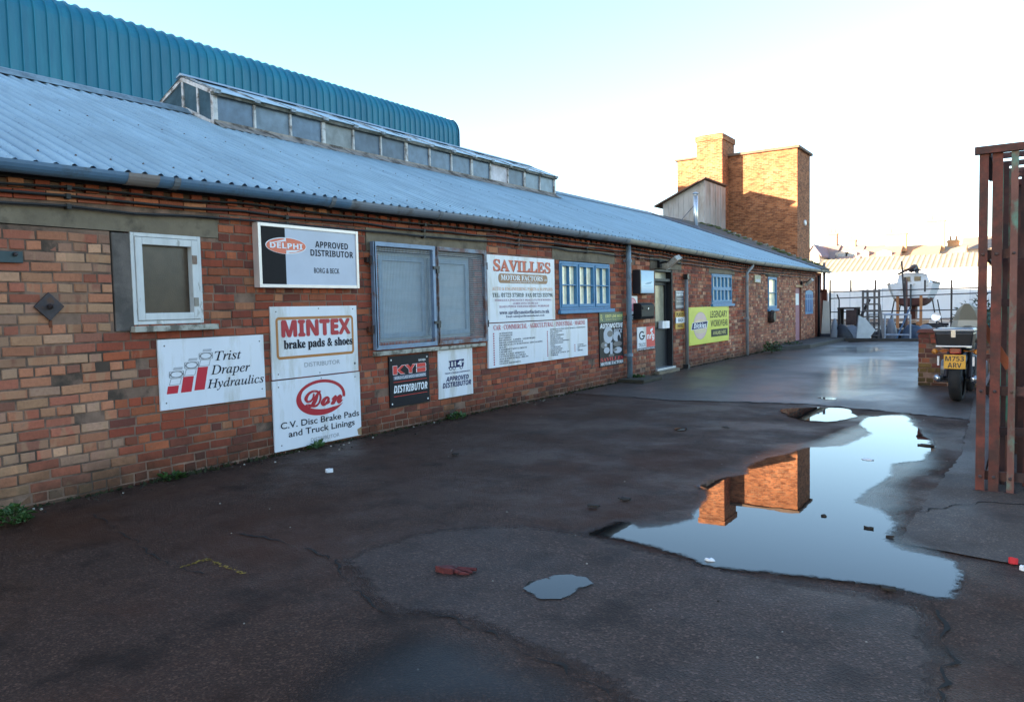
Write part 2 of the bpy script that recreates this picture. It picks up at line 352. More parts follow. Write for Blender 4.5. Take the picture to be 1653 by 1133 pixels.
def bricks(mb, P, u0, u1, z0, z1, holes, pal, seed=1, depth=.007, header_every=4, relief=.0025):
    g = random.Random(seed); rows = int(math.ceil((z1-z0)/COURSE))
    for r in range(rows):
        za = z0+r*COURSE; zb = min(za+COURSE-J, z1)
        if zb-za < .02: continue
        hs = [h for h in holes if min(zb, h[3])-max(za, h[2]) > .35*(zb-za)]
        hdr = header_every and r % header_every == 1
        u = u0-g.uniform(0, STR) if not hdr else u0-g.uniform(0, HDR)
        if r % 2: u -= STR/2
        while u < u1:
            L = HDR if hdr or g.random() < .10 else STR
            L += g.gauss(0, .003); a, b = max(u, u0), min(u+L, u1); u += L+J
            segs = [(a, b)]
            for h in hs:
                ns = []
                for s, e in segs:
                    if h[1] <= s or h[0] >= e: ns.append((s, e)); continue
                    if h[0] > s: ns.append((s, h[0]))
                    if h[1] < e: ns.append((h[1], e))
                segs = ns
            for s, e in segs:
                if e-s < .025: continue
                d = g.gauss(0, relief); t = g.gauss(0, .0022); t2 = g.gauss(0, .0022); c = pal((s+e)/2, za, g); k = .006
                if g.random() < .03: d -= .004
                zA, zB = za+g.gauss(0, .0014), zb+g.gauss(0, .0014)
                q_ = lambda: g.gauss(0, .0022); o = [P(s, zA+t, -depth), P(e, zA+t2, -depth), P(e, zB+t2, -depth), P(s, zB+t, -depth)]
                i = [P(s+k+q_(), zA+t+k+q_(), d), P(e-k+q_(), zA+t2+k+q_(), d+g.gauss(0, .001)), P(e-k+q_(), zB+t2-k+q_(), d), P(s+k+q_(), zB+t-k+q_(), d)]
                mb.mesh(o+i, [(4, 5, 6, 7), (0, 1, 5, 4), (1, 2, 6, 5), (2, 3, 7, 6), (3, 0, 4, 7)], 0, c)
def mortar(mb, P, u0, u1, z0, z1, holes, depth=.0055, m=1):
    us = sorted({u0, u1, *[min(max(h[i], u0), u1) for h in holes for i in (0, 1)]}); zs = sorted({z0, z1, *[min(max(h[i], z0), z1) for h in holes for i in (2, 3)]})
    for i in range(len(us)-1):
        k = max(1, int((us[i+1]-us[i])/1.0))
        for q in range(k):
            a = us[i]+(us[i+1]-us[i])*q/k; b = us[i]+(us[i+1]-us[i])*(q+1)/k
            for j in range(len(zs)-1):
                cu, cz = (a+b)/2, (zs[j]+zs[j+1])/2
                if any(h[0] < cu < h[1] and h[2] < cz < h[3] for h in holes): continue
                mb.face([P(a, zs[j], -depth), P(b, zs[j], -depth), P(b, zs[j+1], -depth), P(a, zs[j+1], -depth)], m)

# ------------------------------------------------------------------ the brick workshop
def HOLE(xL, yTL, yBL, xR, yTR, yBR, X=WX):
    a, b, c, d = on_wall(xL, yTL, X), on_wall(xL, yBL, X), on_wall(xR, yTR, X), on_wall(xR, yBR, X)
    return [(a.y+b.y)/2, (c.y+d.y)/2, (b.z+d.z)/2, (a.z+c.z)/2]
hWhite = HOLE(212, 377, 525, 325, 381, 521)
hShut = HOLE(612, 405, 556, 765, 413, 541)
hW1 = HOLE(903, 421, 501, 984, 427.5, 497)
hDoor = HOLE(1057.5, 433, 600, 1087, 437, 592); hDoor[2] = .02
hW2 = HOLE(1148.5, 441.5, 491.5, 1181, 444.5, 489)
hW3 = HOLE(1239.5, 446.5, 500, 1253.5, 448.5, 497)
hPink = HOLE(1284.5, 463, 549, 1293.5, 464, 546.5); hPink[2] = .1
hArch = HOLE(1300, 467.5, 508, 1312, 469, 505.5)
LINT = {'old': HOLE(-200, 310, 366, 352, 349, 384), 'shut': HOLE(590, 362, 398, 785, 385, 406), 'w1': HOLE(891, 400, 420, 992, 411, 427),
        'door': HOLE(1049, 416, 432, 1100, 421, 438), 'w2': HOLE(1144, 431, 441, 1186, 434, 444), 'w3': HOLE(1236, 437, 446, 1257, 440, 448)}
h = LINT['old']; a_ = on_wall(352, 349); b_ = on_wall(352, 384); h[2] = b_.z-.01; h[3] = on_wall(0, 322).z
SHUTL = LINT['shut']; SHUTL[2] = hShut[3]-.02
PILA = HOLE(181, 372, 537, 213, 374, 533); PILA[3] = LINT['old'][2]
holes = [hWhite, hShut, hW1, hDoor, hW2, hW3, hPink, hArch]+list(LINT.values())+[PILA]
Y_OLD = on_wall(200, 700).y; Y_DP2 = on_wall(1207, 500).y; Y_END = on_wall(1316, 500).y
ZT = 2.46
def PW(u, z, d):
    k = max(0, min(1, (z-2.2)/.25)); return (WX+d, u, z+EOFF(u)*k)
def pal_wall(u, z, g):
    e = Y_OLD+.12*math.sin(z*9)+(.25 if z > 1.3 else 0)
    if u < e-.02: return pal_old(u, z, g)
    if u > Y_DP2: return pal_far(u, z, g)
    if u > 13.7 and g.random() < .35: return pal_far(u, z, g)
    return pal_red(u, z, g)
shop = thing('brick_workshop', 'long single storey red brick workshop with blue corrugated roof and glazed rooflight', 'building', (WX, 0, 0))
mb = MB()
bricks(mb, PW, -3.5, Y_END, -.05, ZT, holes, pal_wall, 5)
# corbelled eaves: a plain course, a dentil course, two oversailing courses
g = random.Random(9)
for z, pr, L, gap in ((ZT, .012, STR, J), (ZT+.0835, .028, HDR, .085), (ZT+.167, .045, STR, J)):
    u = -3.5
    while u < Y_END:
        c = pal_red(u, z, g); z0, z1 = z, z+.0735; e = u+L
        P = lambda a, b, d: PW(a, b, d)
        mb.mesh([P(u, z0, -.01), P(e, z0, -.01), P(e, z1, -.01), P(u, z1, -.01), P(u, z0, pr), P(e, z0, pr), P(e, z1, pr), P(u, z1, pr)],
                [(4, 5, 6, 7), (0, 1, 5, 4), (1, 2, 6, 5), (2, 3, 7, 6), (3, 0, 4, 7)], 0, c); u = e+gap
mortar(mb, PW, -3.5, Y_END, -.05, ZT+.26, holes)
mb.build('wall', [BRICK, MORTAR], shop)
mb = MB()                                                    # the rest of the carcass: far gable, back wall
mb.box(-15.6, WX-.3, -3.6, -3.45, 0, 2.5); mb.box(-15.7, -15.5, -3.6, Y_END, 0, 2.5); mb.box(-15.6, WX-.012, Y_END-.2, Y_END-.01, 0, 2.5)
mb.build('back_wall', mat('back brick', srgb(140, 78, 58), .9, var=.3, vs=7, bmp=.5), shop)
# reveals and dark rooms behind each opening
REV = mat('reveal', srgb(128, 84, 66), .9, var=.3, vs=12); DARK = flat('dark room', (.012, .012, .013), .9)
mbd = MB()
for hh in (hWhite, hShut, hW1, hDoor, hW2, hW3, hPink, hArch):
    mbr = MB(); a, b, c, d = hh; x0, x1 = WX-.006, WX-.26
    mbr.face([(x0, a, c), (x1, a, c), (x1, a, d), (x0, a, d)]); mbr.face([(x0, b, c), (x1, b, c), (x1, b, d), (x0, b, d)])
    mbr.face([(x0, a, c), (x0, b, c), (x1, b, c), (x1, a, c)]); mbr.face([(x0, a, d), (x0, b, d), (x1, b, d), (x1, a, d)])
    mbr.build('reveal', REV, shop)
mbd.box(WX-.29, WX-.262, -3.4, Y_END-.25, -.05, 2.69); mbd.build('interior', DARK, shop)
# concrete lintels and the rendered pilaster
CAST = mat('cast concrete', srgb(124, 110, 92), .9, var=.2, vs=2.5, stain=srgb(84, 74, 62), stain_amt=.4, stain_s=3, bmp=.35, bs=60)
for k, hh in LINT.items():
    mb = MB(); q = .006
    ys_ = np.linspace(hh[0]+q, hh[1]-q, 8)
    for i in range(7):
        ya, yb = ys_[i], ys_[i+1]; za, zb = hh[3]-q+EOFF(ya)*.6, hh[3]-q+EOFF(yb)*.6
        v = [(x, y, z) for (y, z) in ((ya, hh[2]+q), (yb, hh[2]+q), (yb, zb), (ya, za)) for x in (WX-.1, WX+.004)]
        mb.mesh(v, [(1, 3, 5, 7), (0, 2, 3, 1), (4, 6, 7, 5), (0, 1, 7, 6), (2, 4, 5, 3)])
    mb.build('lintel', CAST, shop)
mb = MB(); mb.box(WX-.1, WX+.007, PILA[0]+.01, PILA[1]-.004, PILA[2], PILA[3]-.008)
mb.build('pilaster', mat('render', srgb(108, 98, 92), .95, var=.2, vs=4, stain=srgb(78, 72, 68), stain_amt=.5, bmp=.7, bs=70), shop, bevel=.006)

# windows -----------------------------------------------------------
def glass(name, col, rough=.04, spec=.9, wav=0):
    m, n, l, p = newmat(name); w = wpos(n)
    c = mixc(n, l, ramp(n, l, noise(n, l, w, 5, 5, .6), .35, .7), col, [x*1.7 for x in col])
    l.new(c, p.inputs['Base Color']); p.inputs['Specular IOR Level'].default_value = spec
    l.new(mul(n, l, mul(n, l, noise(n, l, w, 9, 4), .06), rough, 'ADD'), p.inputs['Roughness'])
    if wav: bump(n, l, p, noise(n, l, w, wav, 2), .35, .004)
    return m
GL_OB = glass('obscured glass', srgb(62, 48, 36), .22, .5, 120)
GL = glass('bright-base window glass', srgb(226, 218, 190), .02, .8)  # brightness of the blue windows' panes is put into this cream base colour
def wood(name, col, chip): return mat(name, col, .5, var=.10, vs=10, stain=chip, stain_amt=.10, stain_s=9, bmp=.2, bs=60, stretch=(1, 1, .4))
WHITE = wood('white gloss', srgb(208, 206, 204), srgb(120, 110, 96)); BLUE = wood('blue paint', srgb(70, 126, 168), srgb(62, 92, 116))
WHITE_D = mat('dirty white', srgb(176, 170, 158), .7, var=.2, vs=6, stain=srgb(80, 72, 60), stain_amt=.45, stain_s=9, bmp=.3)
def frame_rect(mb, y0, y1, z0, z1, w, x0, x1, wt=None, wb=None):
    wt = wt or w; wb = wb or w
    mb.box(x0, x1, y0, y0+w, z0, z1); mb.box(x0, x1, y1-w, y1, z0, z1)
    mb.box(x0+.0006, x1-.0006, y0+w, y1-w, z1-wt, z1); mb.box(x0+.0006, x1-.0006, y0+w, y1-w, z0, z0+wb)
# small white casement
w = thing_w = MB(); a, b, c, d = hWhite
frame_rect(w, a, b, c, d, .034, WX-.08, WX+.012)
win = w.build('window', WHITE, shop, bevel=.004); win['label'] = 'small white casement with brown obscured glass'
s = MB(); frame_rect(s, a+.038, b-.038, c+.038, d-.038, .064, WX-.06, WX+.022); s.build('sash', WHITE, win, bevel=.005)
s = MB(); s.box(WX-.055, WX-.045, a+.09, b-.09, c+.09, d-.09); s.build('pane', GL_OB, win)
s = MB(); s.box(WX-.05, WX+.075, a-.03, b+.12, c-.065, c-.012); s.build('sill', WHITE_D, win, bevel=.006)
for zz in (c+.2, d-.22):
    s = MB(); s.box(WX+.02, WX+.03, b-.10, b-.055, zz-.04, zz+.04)
    s.build('hinge', mat('old hinge', srgb(150, 140, 128), .6, .2, stain=srgb(110, 60, 30), stain_amt=.5), win)
# blue windows
def blue_window(hh, cols, rows, label, sill=True, lights=1, barw=.02, deep=.02):
    a, b, c, d = hh; x0, x1 = WX-.05-deep, WX-deep+.03
    f = MB(); frame_rect(f, a, b, c, d, .036, x0, x1); n = lights
    cw = (b-a)/n
    for i in range(1, n): f.box(x0+.001, x1-.001, a+cw*i-.022, a+cw*i+.022, c+.036, d-.036)
    win = f.build('window', BLUE, shop, bevel=.003); win['label'] = label
    for i in range(n):
        y0, y1 = a+cw*i+(.036 if i == 0 else .022), a+cw*(i+1)-(.036 if i == n-1 else .022); s = MB(); frame_rect(s, y0+.003, y1-.003, c+.04, d-.04, .034, x0+.01, x1+.012, .04, .055)
        for k in range(1, cols): yy = y0+.034+(y1-y0-.068)*k/cols; s.box(x0+.02, x1+.004, yy-barw/2, yy+barw/2, c+.08, d-.07)
        for k in range(1, rows): zz = c+.09+(d-c-.16)*k/rows; s.box(x0+.021, x1+.003, y0+.035, y1-.035, zz-barw/2, zz+barw/2)
        s.build('sash', BLUE, win, bevel=.002)
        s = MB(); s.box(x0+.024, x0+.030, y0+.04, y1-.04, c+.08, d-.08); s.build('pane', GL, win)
    if sill:
        s = MB(); s.box(x0, WX+.06, a-.06, b+.10, c-.07, c-.004); s.build('sill', BLUE, win, bevel=.005)
    return win
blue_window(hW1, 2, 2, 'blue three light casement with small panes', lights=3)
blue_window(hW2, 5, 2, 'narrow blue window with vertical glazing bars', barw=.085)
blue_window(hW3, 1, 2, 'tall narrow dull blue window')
# arched far window, boarded blue with round head
a, b, c, d = hArch; x0, x1 = WX-.05, WX+.01; s = MB()
def arch_pts(y0, y1, z0, z1, n=8):
    r = (z1-z0)*.12; ym = (y0+y1)/2; return [(y0, z0), (y1, z0)]+[(ym+(y1-y0)/2*math.cos(t), z1-r+r*math.sin(t)) for t in np.linspace(0, math.pi, n)]
s.prism(arch_pts(a, b, c, d), lambda y, z: (x0, y, z), lambda y, z: (x1, y, z)); win = s.build('window', BLUE, shop); win['label'] = 'far blue arched window'
s = MB(); pb = mat('deep blue board', srgb(30, 92, 150), .5, var=.2, vs=6)
for i in range(3):
    y0 = a+.07+(b-a-.14)/3*i; s.box(x1, x1+.012, y0+.02, y0+(b-a-.14)/3-.02, c+.08, c+(d-c)*.6); s.box(x1, x1+.012, y0+.02, y0+(b-a-.14)/3-.02, c+(d-c)*.66, d-.16)
s.build('pane', pb, win)
# wire mesh security shutters over the blue boarded window
a, b, c, d = hShut; BO = mat('blue boarding', srgb(158, 174, 184), .55, var=.12, vs=4, stain=srgb(172, 182, 188), stain_amt=.4, stain_s=2.5, stretch=(1, .3, 3))
s = MB(); s.box(WX-.10, WX-.08, a+.002, b-.002, c+.002, d-.002); win = s.build('window', BO, shop); win['label'] = 'blue boarded window behind wire mesh shutters'
s = MB()
for y0, y1 in ((a+.06, (a+b)/2-.04), ((a+b)/2+.04, b-.06)): frame_rect(s, y0, y1, c+.05, d-.06, .06, WX-.08, WX-.05)
s.build('frame', mat('faded blue', srgb(138, 160, 178), .6, var=.15, vs=8), win)
GALV = mat('galvanised steel', srgb(122, 140, 164), .5, .25, var=.18, vs=8, stain=srgb(120, 80, 56), stain_amt=.12, stain_s=7)
GALV_R = mat('rusting galvanised steel', srgb(128, 138, 152), .6, .2, var=.2, vs=8, stain=srgb(104, 60, 38), stain_amt=.55, stain_s=5)
sh = HOLE(597, 392, 567, 779, 404, 549); ym = on_wall(697, 480).y
for i, (y0, y1) in enumerate(((sh[0], ym-.008), (ym+.008, sh[1]))):
    z0, z1 = sh[2], sh[3]; s = MB(); frame_rect(s, y0, y1, z0, z1, .05, WX+.03, WX+.085); s.bar((WX+.06, y0+.02, z0+.02), (WX+.06, y0+.02, z1), .02, .05)
    gr = s.build('shutter', GALV if i == 0 else GALV_R, shop); gr['label'] = 'hinged wire mesh security shutter'
    s = MB(); k = int((y1-y0-.1)/.026)
    for q in range(1, k): yy = y0+.05+(y1-y0-.1)*q/k; s.box(WX+.052, WX+.0545, yy-.0017, yy+.0017, z0+.04, z1-.04)
    k = int((z1-z0-.1)/.026)
    for q in range(1, k): zz = z0+.05+(z1-z0-.1)*q/k; s.box(WX+.0546, WX+.057, y0+.04, y1-.04, zz-.0017, zz+.0017)
    s.build('wire_mesh', mat('mesh wire', srgb(156, 164, 174), .5, .3, var=.15, vs=10), gr)
    hy = y0-.03 if i == 0 else y1+.03
    for zz in (z0+.25, z1-.22):
        s = MB(); s.box(WX, WX+.05, hy-.045, hy+.03, zz-.03, zz+.03); s.lathe([(.018, -.05), (.018, .05)], (WX+.06, hy, zz), n=10)
        s.build('hinge', mat('dark hinge', srgb(48, 42, 42), .7, .3, stain=srgb(90, 52, 36), stain_amt=.5), gr)
    if i == 0:
        s = MB()
        for zz in (z0+.3, z1-.28): s.box(WX+.085, WX+.11, ym-.07, ym+.05, zz-.018, zz+.018); s.box(WX+.085, WX+.105, ym+.0, ym+.05, zz-.07, zz+.02)
        s.build('bolt', flat('black bolt', (.03, .03, .035), .5), gr)
s = MB(); s.box(WX-.02, WX+.07, sh[0]+.02, (sh[0]+sh[1])/2+.05, sh[2]-.075, sh[2]-.02); s.box(WX-.02, WX+.066, (sh[0]+sh[1])/2+.052, sh[1]-.03, sh[2]-.07, sh[2]-.025); s.build('sill', WHITE_D, win, bevel=.006)
# front door
BLK = mat('black frame paint', srgb(24, 25, 31), .55, var=.2, vs=8)
a, b, c, d = hDoor; s = MB(); x0, x1 = WX-.2, WX-.13
s.box(x0, WX-.01, a, a+.045, c, d); s.box(x0, WX-.01, b-.05, b, c, d); s.box(x0, WX-.02, a+.045, b-.05, d-.05, d); s.box(x0+.01, WX-.04, a+.045, b-.05, d-.26, d-.2)
dr = s.build('door', BLK, shop, bevel=.004); dr['label'] = 'black glazed front door with pale notice'
s = MB(); s.box(x0+.04, x0+.05, a+.04, b-.05, d-.2, d-.05); s.build('transom_pane', glass('frosted pane', srgb(150, 146, 132), .25, .5), dr)
s = MB(); frame_rect(s, a+.06, b-.06, c+.1, d-.265, .075, x0, x1); s.box(x0+.01, x1-.004, a+.135, b-.135, c+.16, c+.95); s.box(x0+.012, x1+.002, a+.135, b-.135, c+.92, c+.97)
s.build('leaf', BLK, dr, bevel=.003)
s = MB(); s.box(x0+.02, x0+.03, a+.13, b-.13, c+.96, d-.33); s.build('pane', glass('door glass', srgb(136, 130, 112), .2, .6), dr)
s = MB(); s.box(WX-.2, WX+.05, a+.0, b, c+.05, c+.095); s.build('threshold', mat('aluminium', srgb(190, 192, 196), .35, .6), dr, bevel=.004)
s = MB(); s.box(WX-.2, WX+.12, a-.08, b+.06, -.02, c+.05); s.build('step', CAST, dr, bevel=.01)
s = MB(); s.tube([(x1, a+.17, c+1.05), (x1+.05, a+.17, c+1.05), (x1+.05, a+.17, c+1.2), (x1, a+.17, c+1.2)], .009, 8); s.build('handle', flat('steel handle', (.5, .5, .5), .3), dr)
# far pink door
a, b, c, d = hPink; s = MB(); s.box(WX-.1, WX-.06, a, b, c, d); dr = s.build('door', mat('faded pink paint', srgb(158, 108, 118), .6, var=.12, vs=4), shop); dr['label'] = 'faded pink timber door'
s = MB(); s.box(WX-.06, WX-.052, a+.2, a+.65, d-.62, d-.22); s.build('notice', flat('paper', (.8, .8, .78), .6), dr)
s = MB(); s.box(WX-.05, WX+.03, a-.05, b+.05, d, d+.07); s.build('door_head', mat('pale timber', srgb(206, 170, 130), .6), dr)

# roof -----------------------------------------------------------
XE, ZE, XR, ZR = -6.30, 2.705, -11.0, 4.66
def roof_z(x): return ZE+(ZR-ZE)*(XE-x)/(XE-XR)
rn = Vector((ZR-ZE, 0, XE-XR)).normalized()
def corrugated_mat(name, col, lich, streak):
    m, n, l, p = newmat(name); w = wpos(n)
    a = noise(n, l, vscale(n, l, w, (.6, 2.2, .6)), 1.4, 6, .6); b = noise(n, l, w, 30, 5, .7); c0 = noise(n, l, w, 3.2, 6, .7)
    c = mixc(n, l, ramp(n, l, a, .35, .68), [x*.82 for x in col], [x*1.16 for x in col])
    c = mixc(n, l, mul(n, l, ramp(n, l, c0, .58, .72), .4), c, streak)
    c = mixc(n, l, mul(n, l, ramp(n, l, mul(n, l, b, mul(n, l, c0, .45), 'ADD'), .86, .93), .6), c, lich)
    at = n.new('ShaderNodeAttribute'); at.attribute_name = 'Col'
    c = mixc(n, l, mul(n, l, mul(n, l, at.outputs['Alpha'], ramp(n, l, c0, .25, .6)), .65), c, lich)   # dirt lying in the troughs
    l.new(c, p.inputs['Base Color']); l.new(mul(n, l, mul(n, l, b, .3), .32, 'ADD'), p.inputs['Roughness'])
    bump(n, l, p, b, .25, .004); return m
ROOF = corrugated_mat('blue fibre cement', srgb(144, 167, 178), srgb(50, 58, 64), srgb(146, 168, 184))
HIP = [(-11.0, 24.5), (-9.61, 26.04), (-6.30, 29.9)]
def hip_x(y): return float(np.interp(y, [h[1] for h in HIP], [h[0] for h in HIP])) if y > 24.5 else XR
def corr(x0f, x1f, ya, yb, pitch, amp, lift=0, spp=8, ns=7, zf=roof_z, nrm=rn, sag=True):
    v = []; fs = []; ny = int((yb-ya)/pitch*spp)
    for j in range(ny+1):
        y = ya+j*pitch/spp; o = amp*math.cos(2*math.pi*(y-.02)/pitch); xa, xb = x0f(y), x1f(y)
        for i in range(ns+1):
            t = i/ns; x = xa+(xb-xa)*t; tt = (XE-x)/(XE-XR)
            dz = EOFF(y)*(1-min(1, max(0, tt))) if sag else 0
            lap = .006*(1 if tt < .52 else 2)
            v.append((x+nrm.x*(o+lift+lap), y, zf(x)+dz+nrm.z*(o+lift+lap)))
    for j in range(ny):
        for i in range(ns): q = j*(ns+1)+i; fs.append((q, q+1, q+ns+2, q+ns+1))
    return v, fs
mb = MB(); V_, F_ = corr(lambda y: XE+.02*math.sin(int(y/1.02)*7.3), lambda y: max(XR, hip_x(y)), -3.5, 29.85, .146, .031, ns=9)
mb.mesh(V_, F_); mb.c = [(1, 1, 1, max(0, -math.cos(2*math.pi*(p_[1]+3.5-.02)/.146))**3) for p_ in V_]
roof = mb.build('roof', ROOF, shop, smooth=True, fix=False)
mb = MB(); bz = lambda x: roof_z(XR)-(XR-x)*.4
mb.face([(XR, -3.5, ZR-.02), (XR, 26, ZR-.02), (-15.8, 26, 2.7), (-15.8, -3.5, 2.7)]); mb.build('rear_roof', ROOF, shop)
mb = MB(); mb.loft([[(XR+.26+.02*k, y, roof_z(XR+.26)+.05), (XR+.14, y, ZR+.045), (XR, y, ZR+.095), (XR-.14, y, ZR+.045), (XR-.28, y, ZR-.06), (XR, y, ZR+.02)] for k, y in enumerate(np.linspace(-3.5, 24.6, 2))]); mb.build('ridge_cap', ROOF, roof, smooth=False)
mb = MB(); g = random.Random(31)                             # roofing bolts through the crests
for tt in (.06, .50, .94):
    for j in range(0, 226, 2):
        y = -3.5+.02+.146*j; x = XE+(XR-XE)*tt
        if x < hip_x(y)+.1: continue
        mb.loft([[(x+rn.x*h_+r_*math.cos(a), y+r_*math.sin(a), roof_z(x)+EOFF(y)*(1-tt)+rn.z*h_) for a in (0, 1.26, 2.5, 3.77, 5.03)] for r_, h_ in ((.011, .03), (.008, .045), (.002, .049))])
fx_ = mb.build('roofing_bolt', mat('bolt cap', srgb(92, 92, 92), .7, var=.3, stain=srgb(96, 62, 44), stain_amt=.5), roof); fx_['kind'] = 'stuff'
# hip flashing
mb = MB(); pts = [(x+.02, y, roof_z(x)+.05+EOFF(y)*(x-XR)/(XE-XR)) for x, y in HIP]; mb.tube(pts, .05, 8); mb.build('hip_flashing', mat('lead', srgb(96, 98, 108), .6, .2), roof)
# eaves: filler board, gutter in painted lengths with brackets
mb = MB()
for y0 in np.arange(-3.5, Y_END, 1.5): y1 = min(y0+1.5, Y_END); mb.mesh([(x, y, z+EOFF(y)) for y in (y0, y1) for x, z in ((WX+.05, 2.61), (WX+.05, 2.68), (WX-.05, 2.68), (WX-.05, 2.61))], [(0, 1, 5, 4), (1, 2, 6, 5), (3, 0, 4, 7)])
mb.build('eaves_board', flat('black bitumen', (.02, .018, .018), .8), roof)
GUT_B = mat('gutter blue', srgb(84, 114, 142), .5, var=.16, vs=3, stain=srgb(70, 80, 88), stain_amt=.3, stain_s=3); GUT_P = mat('gutter primer', srgb(126, 116, 112), .6, var=.12, vs=4, stain=srgb(96, 80, 70), stain_amt=.3)
GUT_G = mat('gutter grey', srgb(118, 124, 134), .55, var=.16, vs=3, stain=srgb(84, 80, 78), stain_amt=.35, stain_s=3); GUT_C = mat('gutter cream', srgb(158, 152, 140), .6, var=.15, vs=3, stain=srgb(110, 98, 84), stain_amt=.3)
GR, GX = .085, -6.30
yb = [-3.5, on_wall(200, 290, GX).y, on_wall(250, 295, GX).y, on_wall(560, 330, GX).y, on_wall(770, 352, GX).y, on_wall(1012, 388, GX).y, on_wall(1200, 425, GX).y, 27.0, 31.25]
gm = [GUT_B, GUT_P, GUT_B, GUT_G, GUT_G, GUT_C, GUT_C, GUT_C]
gz = lambda y: 2.703+EOFF(y)
for i in range(len(yb)-1):
    mb = MB(); rings = []; y0, y1 = yb[i], yb[i+1]; rr = GR*(1.06 if i == 1 else 1)
    for y in np.linspace(y0, y1, 6):
        ang = np.linspace(math.pi, 2*math.pi, 11); out = [(GX+rr*math.cos(t), y, gz(y)+rr*1.05*math.sin(t)) for t in ang]; inn = [(GX+(rr-.008)*math.cos(t), y, gz(y)+(rr-.008)*math.sin(t)) for t in ang[::-1]]
        rings.append(out+inn)
    mb.loft(rings); mb.build('gutter', gm[i], roof, smooth=False)
for y in list(np.arange(2.1, 31, 1.83)):
    mb = MB(); ang = np.linspace(math.pi, 2*math.pi, 9); r1 = GR+.008
    mb.loft([[(GX+r1*math.cos(t), y+dy, gz(y)+r1*1.05*math.sin(t)) for t in ang]+[(GX+(GR+.001)*math.cos(t), y+dy, gz(y)+GR*1.05*math.sin(t)) for t in ang[::-1]] for dy in (-.03, .03)])
    mb.build('gutter_joint', mat('joint', srgb(104, 108, 114), .6), roof)
# cables along the top of the wall, clipped
for z0, z1, r in ((2.575, 2.56, .011), (2.50, 2.49, .013), (2.425, 2.40, .012)):
    mb = MB(); g = random.Random(int(z0*1000)); pts = []
    for y in np.arange(-3.5, 29.6, .55):
        t = (y+3.5)/33; pts.append((WX+.045+(.02 if z0 > 2.52 else 0), y, z0+(z1-z0)*t+EOFF(y)*.95+g.gauss(0, .006)-(.012 if int(y*2) % 3 else 0)))
    mb.tube(pts, r, 6)
    for q in pts[::4]: mb.box(WX, q[0]+r+.003, q[1]-.018, q[1]+.018, q[2]-r-.012, q[2]+r+.004)
    mb.build('cable', mat('black cable', srgb(30, 26, 26), .6, var=.2), shop, smooth=False)
# rooflight -----------------------------------------------------------
lx, y0, y1 = -10.23, 7.12, 17.12; zb, zt, zp = roof_z(lx)+.03, 4.86, 5.19
lant = MB(); FR = mat('flaking white paint', srgb(196, 194, 192), .65, var=.2, vs=8, stain=srgb(84, 66, 50), stain_amt=.42, stain_s=7, bmp=.3)
FRD = mat('rotten timber', srgb(120, 106, 92), .85, var=.35, vs=8, stain=srgb(40, 30, 24), stain_amt=.7, stain_s=5, bmp=.5)
npan = 14; pw = (y1-y0)/npan
for i in range(npan+1):
    y = y0+pw*i; wd = .075 if i in (0, 3, 6, 9, 12, npan) else .035
    lant.box(lx-.03, lx+.035, y-wd/2, y+wd/2, zb, zt)
lant.box(lx-.03, lx+.03, y0, y1, zt-.05, zt+.004)
rx = 2*XR-lx
for yy in (y0, y1):                                   # end frames
    lant.bar((lx, yy, zt), (XR, yy, zp), .06, .06); lant.bar((rx, yy, zt), (XR, yy, zp), .05, .05); lant.bar((XR+.0, yy, ZR), (XR, yy, zp), .045, .05)
    xm = (lx+XR)/2; lant.bar((xm, yy, roof_z(xm)), (xm, yy, (zt+zp)/2), .04, .045); lant.bar((lx, yy, zb+.02), (XR, yy, ZR+.09), .06, .05); lant.box(rx-.03, rx+.03, yy-.04, yy+.04, roof_z(lx), zt)
lantern = lant.build('rooflight', FR, shop); lantern['label'] = 'raised timber rooflight with flaking white glazing bars along the ridge'
s = MB(); s.box(lx-.03, lx+.05, y0-.03, y1+.03, zb-.02, zb+.07); s.mesh([(lx+.05, y0-.05, zb+.04), (lx+.05, y1+.05, zb+.04), (lx+.24, y1+.05, roof_z(lx+.24)+.055), (lx+.24, y0-.05, roof_z(lx+.24)+.055)], [(0, 1, 2, 3)])
s.build('curb', mat('weathered curb', srgb(150, 140, 132), .8, var=.25, vs=6, stain=srgb(50, 38, 30), stain_amt=.5, stain_s=4, bmp=.4), lantern)
GLL = glass('dusty glass', srgb(84, 100, 116), .25, .35); GLD = glass('dark dusty glass', srgb(60, 76, 84), .10, .5); GLV = [glass('dusty glass %d' % k, srgb(*c), .22+.05*k, .35) for k, c in enumerate(((80, 96, 112), (94, 108, 120), (70, 84, 98), (112, 116, 116)))]; GLP = glass('mended pane', srgb(166, 160, 164), .4, .4)
g = random.Random(4)
for i in range(npan):
    s = MB(); ya, yb_ = y0+pw*i+.02, y0+pw*(i+1)-.02; s.box(lx-.006, lx+.002, ya, yb_, zb+.06, zt-.04); s.build('pane', GLP if i == 10 else GLV[g.choice((0, 0, 1, 2, 1, 3))], lantern)
for yy in (y0, y1):
    xm = (lx+XR)/2
    for (xa, za, zc), (xb, zd, ze) in (((lx, zb, zt), (xm, roof_z(xm), (zt+zp)/2)), ((xm, roof_z(xm), (zt+zp)/2), (XR, ZR, zp)), ((XR, ZR, zp), (rx, roof_z(lx), zt))):
        s = MB(); s.prism([(xa, za), (xb, zd), (xb, ze), (xa, zc)], lambda x, z: (x, yy-.004, z), lambda x, z: (x, yy+.004, z)); s.build('pane', GLD, lantern)
